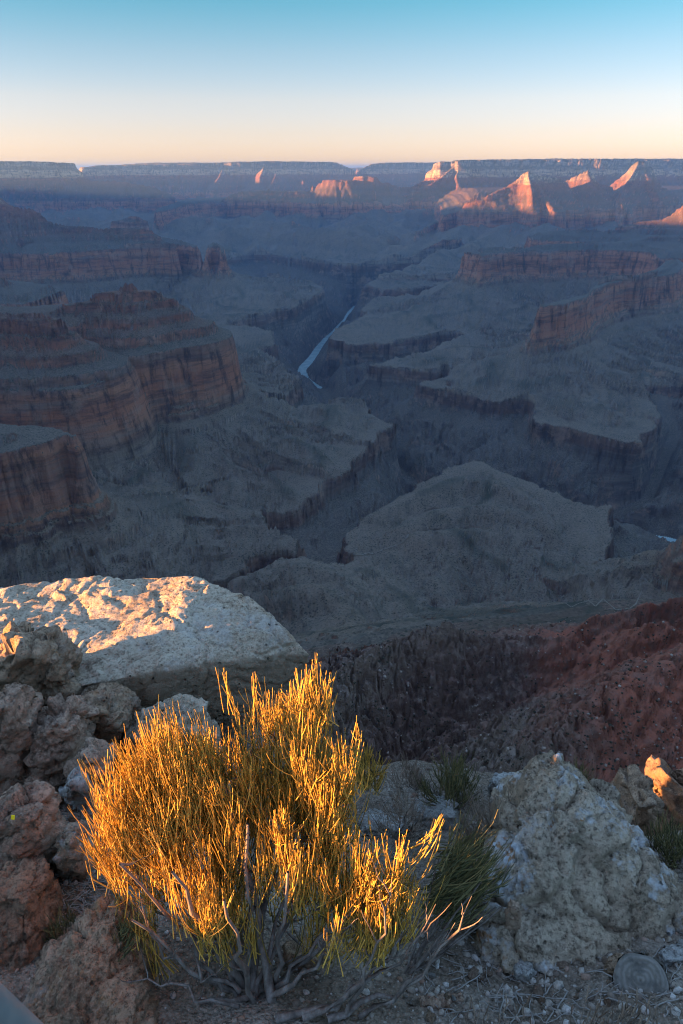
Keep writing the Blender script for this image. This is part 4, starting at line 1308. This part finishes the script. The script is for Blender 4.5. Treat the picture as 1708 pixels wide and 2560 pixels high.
# larger loose stones, each a thing
stone_meshes = []
for i in range(5):
    pts = [Vector((NRS.uniform(-1, 1), NRS.uniform(-.8, .8), NRS.uniform(-.6, .6))).normalized() * NRS.uniform(.7, 1.1) for _ in range(11)]
    me = hull_mesh(pts, .16)
    displace(me, rock_shape(1.2, 200 + i, .8, .3, .2))
    me.materials.append((MAT_TAN, MAT_WHITE, MAT_PINK, MAT_GREY, MAT_RUSTY)[i])
    me.shade_smooth()
    stone_meshes.append(me)
TONES = ("tan", "white", "pink", "grey", "brown")
AREAS = [(10, (1010, 1260), (2440, 2550), .009, .018, "in the gravel at the bottom, left of the dry grass"),
         (10, (1290, 1560), (2440, 2545), .009, .02, "in the gravel below the pyramid boulder"),
         (10, (1400, 1690), (2360, 2420), .009, .018, "in the gravel between pyramid boulder and cut log"),
         (10, (110, 330), (1900, 2080), .010, .02, "on the soil left of the bush, near its upper tips"),
         (10, (110, 330), (2090, 2330), .009, .018, "on the soil left of the bush, near its foot"),
         (10, (850, 1230), (1980, 2200), .012, .024, "on the ground behind the right side of the bush")]
for n_, (xa, xb), (ya, yb), sa, sb_, where in AREAS:
    for i in range(n_):
        p = ground_hit(RNG.uniform(xa, xb), RNG.uniform(ya, yb))
        s_ = RNG.uniform(sa, sb_)
        o = bpy.data.objects.new("stone", stone_meshes[i % 5])
        COL.objects.link(o)
        p.z = float(ground_real(p.x, p.y)) + s_ * .2
        o.location = p
        o.scale = (s_ * RNG.uniform(.8, 1.3), s_, s_ * .8)
        o.rotation_euler = (RNG.uniform(-.4, .4), RNG.uniform(-.4, .4), RNG.uniform(0, 6.3))
        tag(o, "small loose %s stone %s" % (TONES[i % 5], where), "stone", "loose %s stones %s" % (TONES[i % 5], where))

# dead twigs lying about
tw = NT("dead_twig")
tn = tw.noise(tw.coord("Object"), 60, 3)
MAT_TWIG = tw.done(tw.mix(tn, (.20, .17, .145), (.40, .37, .34)), .9)
paths, rads = [], []
for i in range(420):
    if i < 200:
        px, py = RNG.gauss(220, 75), RNG.gauss(2270, 55)
    elif i < 330:
        px, py = RNG.uniform(1050, 1700), RNG.uniform(2380, 2560)
    else:
        px, py = RNG.uniform(850, 1250), RNG.uniform(2000, 2350)
    p = ground_hit(px, py)
    L_ = RNG.uniform(.02, .11)
    a = RNG.uniform(0, 3.14)
    t = np.linspace(-.5, .5, 5)
    x_ = p.x + t * L_ * math.cos(a) + NRS.normal(0, .002, 5)
    y_2 = p.y + t * L_ * math.sin(a) + NRS.normal(0, .002, 5)
    z_ = ground_real(x_, y_2) + .004 + NRS.uniform(0, .006, 5)
    paths.append(np.stack([x_, y_2, z_], 1))
    rads.append(np.full(5, RNG.uniform(.0008, .0022)))
me = tube_mesh("litter", paths, rads, 4)
tag(link("litter", me, MAT_TWIG), "dead grey twigs and litter strewn on the soil", "twigs", kind="stuff")

# cut log
lg = empty("log", (0, 0, 0))
top_c = at_y(1602, 2452, 1.045)
lg.location = top_c
ax = Vector((.55, .55, -1)).normalized()
w_end = NT("cut_wood")
wc = w_end.coord("Object")
wd = w_end.n("VectorMath", operation='LENGTH'); w_end.l(wc, wd.inputs[0])
wrg = w_end.n("Math", operation='SINE'); w_end.l(w_end.math('ADD', w_end.math('MULTIPLY', wd.outputs["Value"], 520), w_end.math('MULTIPLY', w_end.noise(wc, 30, 3), 9)), wrg.inputs[0])
wcol = w_end.mix(w_end.mapr(wrg.outputs[0], -1, 1), (.17, .155, .135), (.235, .215, .19))
wcol = w_end.mix(w_end.mapr(w_end.noise(wc, 45, 4), .45, .7), wcol, (.10, .095, .085))
MAT_CUT = w_end.done(wcol, .9, w_end.bump(wrg.outputs[0], .3, .002))
wb = NT("weathered_bark")
bn = wb.noise(wb.coord("Object", (70, 70, 12)), 1, 4)
MAT_BARK = wb.done(wb.mix(bn, (.03, .026, .022), (.10, .085, .07)), .95, wb.bump(bn, .8, .004))
rot = (-ax).to_track_quat('Z', 'Y').to_matrix()
n_a, n_r = 44, 9
angs = np.linspace(0, 2 * np.pi, n_a, endpoint=False)
Rout = .064 * (1 + .05 * np.sin(2 * angs + .4) + .025 * np.sin(5 * angs + 1))
co, fs = [], []
for i, rr in enumerate(np.linspace(.02, 1, n_r)):
    for a, R_ in zip(angs, Rout):
        crack = -.006 * max(0, 1 - abs(a - 2.2) / .06) * (rr > .2) - .005 * max(0, 1 - abs(a - 5.0) / .05) * (rr > .4)
        co.append((math.cos(a) * R_ * rr, math.sin(a) * R_ * rr, crack + .0015 * math.sin(9 * rr) - .003 * (rr > .97)))
for i in range(n_r - 1):
    for j in range(n_a):
        fs.append((i * n_a + j, i * n_a + (j + 1) % n_a, (i + 1) * n_a + (j + 1) % n_a, (i + 1) * n_a + j))
me = bpy.data.meshes.new("cut_end")
raw_mesh(me, np.array([rot @ Vector(c_) for c_ in co]), np.array([f_[::-1] for f_ in fs]))
tag(link("cut_end", me, MAT_CUT, lg, True), "weathered round cut face with faint rings")
co, fs = [], []
for i, zz in enumerate(np.linspace(-.003, -.2, 14)):
    for a, R_ in zip(angs, Rout):
        k2 = 1.0 + .05 * math.sin(7 * a + zz * 20) + .03 * math.sin(17 * a) + (0.02 if i else -.0)
        co.append((math.cos(a) * R_ * k2, math.sin(a) * R_ * k2, zz))
for i in range(13):
    for j in range(n_a):
        fs.append((i * n_a + j, (i + 1) * n_a + j, (i + 1) * n_a + (j + 1) % n_a, i * n_a + (j + 1) % n_a))
me = bpy.data.meshes.new("bark")
raw_mesh(me, np.array([rot @ Vector(c_) for c_ in co]), np.array([f_[::-1] for f_ in fs]))
link("bark", me, MAT_BARK, lg, True)
tag(lg, "short grey cut log lying in the gravel at lower right", "log")

# railing across the bottom left corner
rl = empty("railing", (0, 0, 0))
pa, pb = at_y(-40, 2490, .36), at_y(130, 2640, .40)
dirv = (pb - pa).normalized()
m_ = NT("painted_steel")
mn = m_.noise(m_.coord("Object"), 30, 4)
MAT_RAIL = m_.done(m_.mix(m_.mapr(mn, .4, .7), (.13, .17, .18), (.18, .21, .21)), .5, m_.bump(mn, .15, .002), .5)
pa2, pb2 = pa - dirv * 1.4, pb + dirv * .9
offv = Vector((-.6, -.25, -.5)).normalized() * .012
pth = np.array([tuple(pa2 + (pb2 - pa2) * t + offv) for t in np.linspace(0, 1, 6)])
rl.location = Vector(pth[0])
me = tube_mesh("rail", [pth - pth[0]], [np.full(6, .024)], 20)
link("rail", me, MAT_RAIL, rl)
pth2 = np.array([(pth[1] - pth[0]) + np.array([0, 0, -s_]) for s_ in (0.0, .4, .8, 1.3)])
me = tube_mesh("post", [pth2], [np.full(4, .022)], 16)
link("post", me, MAT_RAIL, rl)
tag(rl, "blurred blue-grey metal rail in the bottom left corner", "railing")

# ------------------------------------------------------------------ shrubs
def stem_material(name, c1, c2, c3):
    s_ = NT(name)
    ri_ = s_.n("NewGeometry").outputs["Random Per Island"]
    col = s_.ramp(ri_, [(0, c1), (.16, c1), (.42, c2), (1, c3)])
    nn = s_.noise(s_.coord("Object"), 90, 2)
    col = s_.mix(s_.mapr(nn, .45, .7, 0, .4), col, tuple(v * .5 for v in c1))
    s_.b.inputs["Subsurface Weight"].default_value = 0.0
    return s_.done(col, .6, None, .35)


MAT_STEM = stem_material("green_stem", (.14, .11, .03), (.58, .34, .055), (.86, .52, .11))
MAT_STEM_DARK = stem_material("dark_green_stem", (.07, .075, .032), (.13, .125, .05), (.27, .21, .085))
MAT_DRY = stem_material("dry_stem", (.17, .12, .085), (.27, .20, .15), (.38, .29, .22))
wd_ = NT("grey_wood")
wn1 = wd_.noise(wd_.coord("Object", (40, 40, 8)), 1, 5, .65)
MAT_WOOD = wd_.done(wd_.ramp(wn1, [(.3, (.06, .048, .042)), (.5, (.17, .135, .115)), (.7, (.30, .26, .235))]), .9, wd_.bump(wn1, .9, .004))


def curve(a, b, bend, n=7, wob=.01):
    t = np.linspace(0, 1, n)[:, None]
    a, b = np.array(a, float), np.array(b, float)
    p = a + (b - a) * t + np.array(bend, float) * (4 * t * (1 - t))
    w_ = NRS.normal(0, wob, (n, 3)) * np.sin(np.pi * t)
    return p + w_


def tuft(paths, rads, base, tip, n, spread, r0, seg=5, branch=.5):
    """a broom of thin jointed stems from base to about tip"""
    base, tip = np.array(base, float), np.array(tip, float)
    L_ = np.linalg.norm(tip - base)
    for _ in range(n):
        b = base + NRS.normal(0, .10 * L_, 3) * np.array([1, 1, .5])
        e = tip + NRS.normal(0, spread, 3) * np.array([1, 1, .9]) - np.array([0, 0, abs(NRS.normal(0, .22 * L_))])
        t = np.linspace(0, 1, seg)[:, None]
        mid = np.array([NRS.normal(0, .05 * L_), NRS.normal(0, .05 * L_), -.06 * L_])
        out = np.array([e[0] - b[0], e[1] - b[1], 0]) * .30
        p = b + (e - b) * t + (out + mid) * 4 * t * (1 - t) * .5 + NRS.normal(0, .006 * L_, (seg, 3))
        paths.append(p)
        rr = r0 * NRS.uniform(.75, 1.2)
        rads.append(np.linspace(rr * 1.15, rr * .55, seg) * (1 + .12 * NRS.normal(size=seg)))
        if NRS.rand() < branch:
            i = NRS.randint(1, seg - 1)
            s0 = p[i]
            e2 = s0 + (p[-1] - s0) * NRS.uniform(.5, .95) + NRS.normal(0, .06 * L_, 3)
            q_ = np.stack([s0 + (e2 - s0) * v + np.array([0, 0, -.02 * L_ * math.sin(3.14 * v)]) for v in np.linspace(0, 1, seg)])
            paths.append(q_)
            rads.append(np.linspace(rr, rr * .6, seg))


def inside_poly(px, py, poly):
    c = False
    n = len(poly)
    for i in range(n):
        (x1, y1), (x2, y2) = poly[i], poly[(i + 1) % n]
        if (y1 > py) != (y2 > py) and px < (x2 - x1) * (py - y1) / (y2 - y1) + x1:
            c = not c
    return c


def shrub(name, label, base_px, limbs, tufts, mat, cat="shrub", r0=.0017, wood=MAT_WOOD, group=None):
    """limbs: world paths with start radius; tufts: (base, tip, n, spread)"""
    b = Vector(base_px)
    root = empty(name, b)
    bb = np.array(b)
    for pth, r_a, r_b in limbs:
        me = tube_mesh("branch", [pth - bb], [np.linspace(r_a, r_b, len(pth)) * (1 + .12 * NRS.normal(size=len(pth)))], 7)
        link("branch", me, wood, root)
    paths, rads = [], []
    for (ba, ti, n, sp) in tufts:
        tuft(paths, rads, ba, ti, n, sp, r0)
    me = tube_mesh("stems", [p - bb for p in paths], rads, 4)
    tag(link("stems", me, mat, root), kind="stuff")
    tag(root, label, cat, group)
    return root


# the big sunlit bush
SIL = [(200, 1885), (232, 1900), (300, 1850), (350, 1790), (390, 1745), (430, 1750), (470, 1770), (520, 1720), (556, 1668), (600, 1672), (640, 1705), (700, 1715), (735, 1675), (785, 1628), (822, 1690), (812, 1760), (850, 1820), (892, 1790), (905, 1840), (880, 1930),
       (900, 2060), (960, 2090), (1020, 2080), (1100, 2010), (1108, 2060), (1070, 2180), (1000, 2270), (935, 2340), (880, 2300), (760, 2330), (640, 2370), (540, 2390), (440, 2350), (350, 2330), (320, 2230), (250, 2150), (205, 2070), (212, 1980)]
B0 = ground_hit(640, 2500)
limb_targets = [  # (px, py, y) pixel of the limb's end and its depth
    (330, 2300, 1.02), (300, 2160, 1.10), (380, 2080, 1.24), (430, 2180, 1.05), (480, 1990, 1.36), (560, 1960, 1.28), (620, 2060, 1.16), (660, 1940, 1.44), (760, 1900, 1.46), (790, 2020, 1.30), (850, 2000, 1.42),
    (930, 2230, 1.12), (1010, 2180, 1.2), (560, 2250, 1.0), (720, 2180, 1.08), (260, 2060, 1.2)]
limbs, nodes = [], []
for i, (px, py, yd) in enumerate(limb_targets):
    e = at_y(px, py, yd)
    s_ = B0 + Vector((RNG.uniform(-.05, .05), RNG.uniform(-.03, .05), -.02))
    side_ = (e - s_)
    pth = curve(s_, e, (-side_.x * .10, side_.y * .02, -.10 * abs(side_.x) - .03), 10, .008)
    limbs.append((pth, RNG.uniform(.0062, .0095) + (.005 if i in (5, 8, 3) else 0), .0035))
    nodes += [Vector(p) for p in pth[4:]]
# low pale branches sprawling at the foot
for (a_, b_, bend, ra) in [((640, 2500), (360, 2500), (0, 0, -.02), .008), ((600, 2490), (430, 2390), (0, 0, .01), .007), ((690, 2560), (1010, 2330), (.05, 0, -.05), .011), ((820, 2560), (1120, 2330), (.04, 0, -.04), .009), ((560, 2480), (370, 2300), (-.04, 0, .01), .007), ((680, 2500), (860, 2300), (.03, 0, -.02), .009), ((760, 2555), (1090, 2260), (.05, 0, -.03), .008), ((900, 2555), (1180, 2240), (.03, 0, -.03), .007), ((600, 2530), (300, 2440), (0, 0, .0), .006), ((860, 2555), (980, 2200), (.02, 0, 0), .006)]:
    pa_, pb_ = ground_hit(*a_) + Vector((0, 0, .02)), at_y(b_[0], b_[1], 1.04)
    pth = curve(pa_, pb_, bend, 10, .010)
    limbs.append((pth, ra, .0009))
    nodes += [Vector(p) for p in pth[6:]]
    for f_ in (5, 7, 8):          # side twigs
        q0 = Vector(pth[f_])
        limbs.append((curve(q0, q0 + Vector((RNG.uniform(-.05, .07), RNG.uniform(-.03, .03), RNG.uniform(.04, .12))), (0, 0, -.01), 6, .003), .0024, .0007))
tufts = []
cnt = 0
clumps = []
while len(clumps) < 36:
    c_ = (RNG.uniform(210, 1100), RNG.uniform(1660, 2300))
    if inside_poly(c_[0], c_[1], SIL) and all(math.hypot(c_[0] - d_[0], (c_[1] - d_[1]) * .8) > 62 for d_ in clumps):
        clumps.append(c_)
while cnt < 285:
    c_ = RNG.choice(clumps)
    px, py = RNG.gauss(c_[0], 32), RNG.gauss(c_[1], 55)
    if not inside_poly(px, py, SIL) or (py > 2130 and RNG.random() < (py - 2130) / 260):
        continue
    h_px = RNG.uniform(120, 230)
    mid_x = 1 - abs(px - 600) / 520
    yd = 1.02 + .50 * max(0, (2390 - py) / 760) * (.45 + .55 * mid_x) + RNG.uniform(-.10, .16) * mid_x
    tip = at_y(px, py, yd)
    Lz = h_px / 1708 * 1.9
    lean = (px - 640) / 900
    base = tip + Vector((-lean * .22 * Lz + RNG.uniform(-.015, .015), RNG.uniform(-.03, .03), -Lz * .95))
    tufts.append((base, tip, RNG.randint(15, 24), .024))
    nd = min(nodes, key=lambda n_: (n_ - base).length + (0.5 if n_.z > base.z + .02 else 0))
    limbs_t = curve(nd, base, (0, 0, -.02), 6, .004)
    nodes.append(base.copy())
    limbs.append((limbs_t, .0038, .0022))
    cnt += 1
# spikes that stand above the outline
for px, py in [(555, 1662), (632, 1678), (785, 1626), (808, 1650), (820, 1700), (768, 1660), (425, 1745), (385, 1748), (730, 1695), (205, 1890), (330, 1830), (205, 2070), (1104, 2012), (1090, 2050), (1020, 2085), (894, 1785), (690, 1712)]:
    yd = 1.02 + .50 * max(0, (2390 - py) / 760) * (.45 + .55 * (1 - abs(px - 600) / 520))
    tip = at_y(px, py, yd)
    tufts.append((tip + Vector((-(px - 640) / 900 * .09, 0, -.17)), tip, 7, .008))
# thin twigs are gathered into one branchwork part, the limbs stay apart
big = [l for l in limbs if l[1] > .006]
thin = [l for l in limbs if l[1] <= .006]
bush = shrub("bush", "large golden sunlit bush of upright jointed stems in the foreground", B0, big, tufts, MAT_STEM, "bush", .0013)
me = tube_mesh("twigs", [l[0] - np.array(B0) for l in thin], [np.linspace(l[1], l[2], len(l[0])) for l in thin], 5)
tag(link("twigs", me, MAT_WOOD, bush), kind="stuff")


def simple_shrub(name, label, base, region, n, height, mat, y_rng, r0=.0014, stems=12, limbs_n=6, spread=.02, cat="shrub", group=None):
    """region = pixel box (x0, x1, y0, y1) of the tips"""
    B = ground_hit(*base)
    x0, x1, y0_, y1_ = region
    lim, tf = [], []
    for i in range(limbs_n):
        e = at_y(RNG.uniform(x0, x1), RNG.uniform((y0_ + y1_) / 2, y1_), RNG.uniform(*y_rng)) + Vector((0, 0, -height * .5))
        if e.z < B.z:
            e.z = B.z + .02
        lim.append((curve(B + Vector((0, 0, -.015)), e, (0, 0, -.01), 7, .005), .0045, .002))
    for i in range(n):
        px = RNG.uniform(x0, x1)
        f_ = 1 - abs((px - (x0 + x1) / 2) / ((x1 - x0) / 2)) ** 2
        py = y1_ - (y1_ - y0_) * RNG.uniform(.15, 1) * (.35 + .65 * f_)
        tip = at_y(px, py, RNG.uniform(*y_rng))
        bs = tip + Vector(((B.x - tip.x) * .45, RNG.uniform(-.02, .02), -height))
        tf.append((bs, tip, stems, spread))
        if bs.z > B.z + .03:
            lim_p = curve(B, bs, (0, 0, -.01), 5, .003)
            lim.append((lim_p, .0025, .0015)) if i < 5 else None
    return shrub(name, label, B, lim, tf, mat, cat, r0, group=group)


simple_shrub("shrub", "small bush with sunlit yellow tips just behind the golden bush", (915, 1960), (880, 962, 1838, 1950), 16, .10, MAT_STEM, (1.85, 1.98), .0014)
simple_shrub("shrub", "dense dark green shrub with upright stems on the brink", (1130, 2020), (1055, 1205, 1862, 2000), 34, .12, MAT_STEM_DARK, (1.9, 2.1), .0015)
simple_shrub("shrub", "reddish dry grass-like shrub left of the dark green shrub", (1030, 1970), (975, 1075, 1882, 1960), 18, .08, MAT_DRY, (2.05, 2.2), .0010, 14)
simple_shrub("shrub", "grey leafless shrub in front of the dry reddish one", (1000, 2080), (930, 1065, 1960, 2070), 22, .08, MAT_DRY, (1.62, 1.8), .0009, 9, 9, .03)
simple_shrub("shrub", "tangled grey-brown twiggy shrub beside the pyramid boulder", (1215, 2110), (1150, 1300, 1950, 2100), 30, .11, MAT_DRY, (1.55, 1.75), .0009, 9, 9, .035)
simple_shrub("shrub", "dark green shrub with pale stems leaning against the pyramid boulder", (1010, 2440), (1120, 1275, 2045, 2240), 34, .15, MAT_STEM_DARK, (1.18, 1.36), .0016, 13, 8)
simple_shrub("shrub", "little green tuft left of the pyramid boulder's peak", (1345, 2040), (1320, 1372, 1885, 1950), 8, .08, MAT_STEM_DARK, (1.85, 1.95), .0012, 10, 3)
simple_shrub("shrub", "little green tuft right of the pyramid boulder's peak", (1462, 2085), (1435, 1498, 1895, 1960), 9, .08, MAT_STEM_DARK, (1.85, 1.95), .0012, 10, 3)
simple_shrub("shrub", "dark green shrub with sunlit patches below the orange outcrop", (1700, 2190), (1618, 1780, 2000, 2190), 34, .13, MAT_STEM_DARK, (1.52, 1.68), .0015, 12, 6, .03)
simple_shrub("shrub", "low dark green grass tuft between the left rocks", (160, 2370), (105, 230, 2265, 2350), 22, .06, MAT_STEM_DARK, (1.2, 1.3), .0009, 12, 2, .02, "grass tuft")
simple_shrub("shrub", "dark green stems hidden at the left foot of the golden bush", (310, 2400), (270, 345, 2260, 2380), 14, .08, MAT_STEM_DARK, (1.1, 1.2), .0012, 12, 2, .015)

# dry grass stalks along the bottom edge
gp, gr_ = [], []
G0 = ground_hit(1480, 2552)
for i in range(95):
    px = RNG.choice([RNG.uniform(1170, 1330), RNG.uniform(1400, 1640), RNG.uniform(1440, 1600)])
    b = ground_hit(px, RNG.uniform(2545, 2640))
    hgt_ = RNG.uniform(.05, .13)
    e = b + Vector((RNG.uniform(-.02, .02), RNG.uniform(-.02, .02), hgt_))
    gp.append(curve(b, e, (RNG.uniform(-.008, .008), 0, 0), 6, .001) - np.array(G0))
    r_ = RNG.uniform(.0007, .0011)
    gr_.append(np.array([r_, r_, r_ * .9, r_ * 1.9, r_ * 2.1, r_ * .5]))
dg = empty("dry_grass", G0)
tag(link("stalks", tube_mesh("stalks", gp, gr_, 5), MAT_DRY, dg), kind="stuff")
tag(dg, "dry tan grass stalks in front of the cut log", "grass")
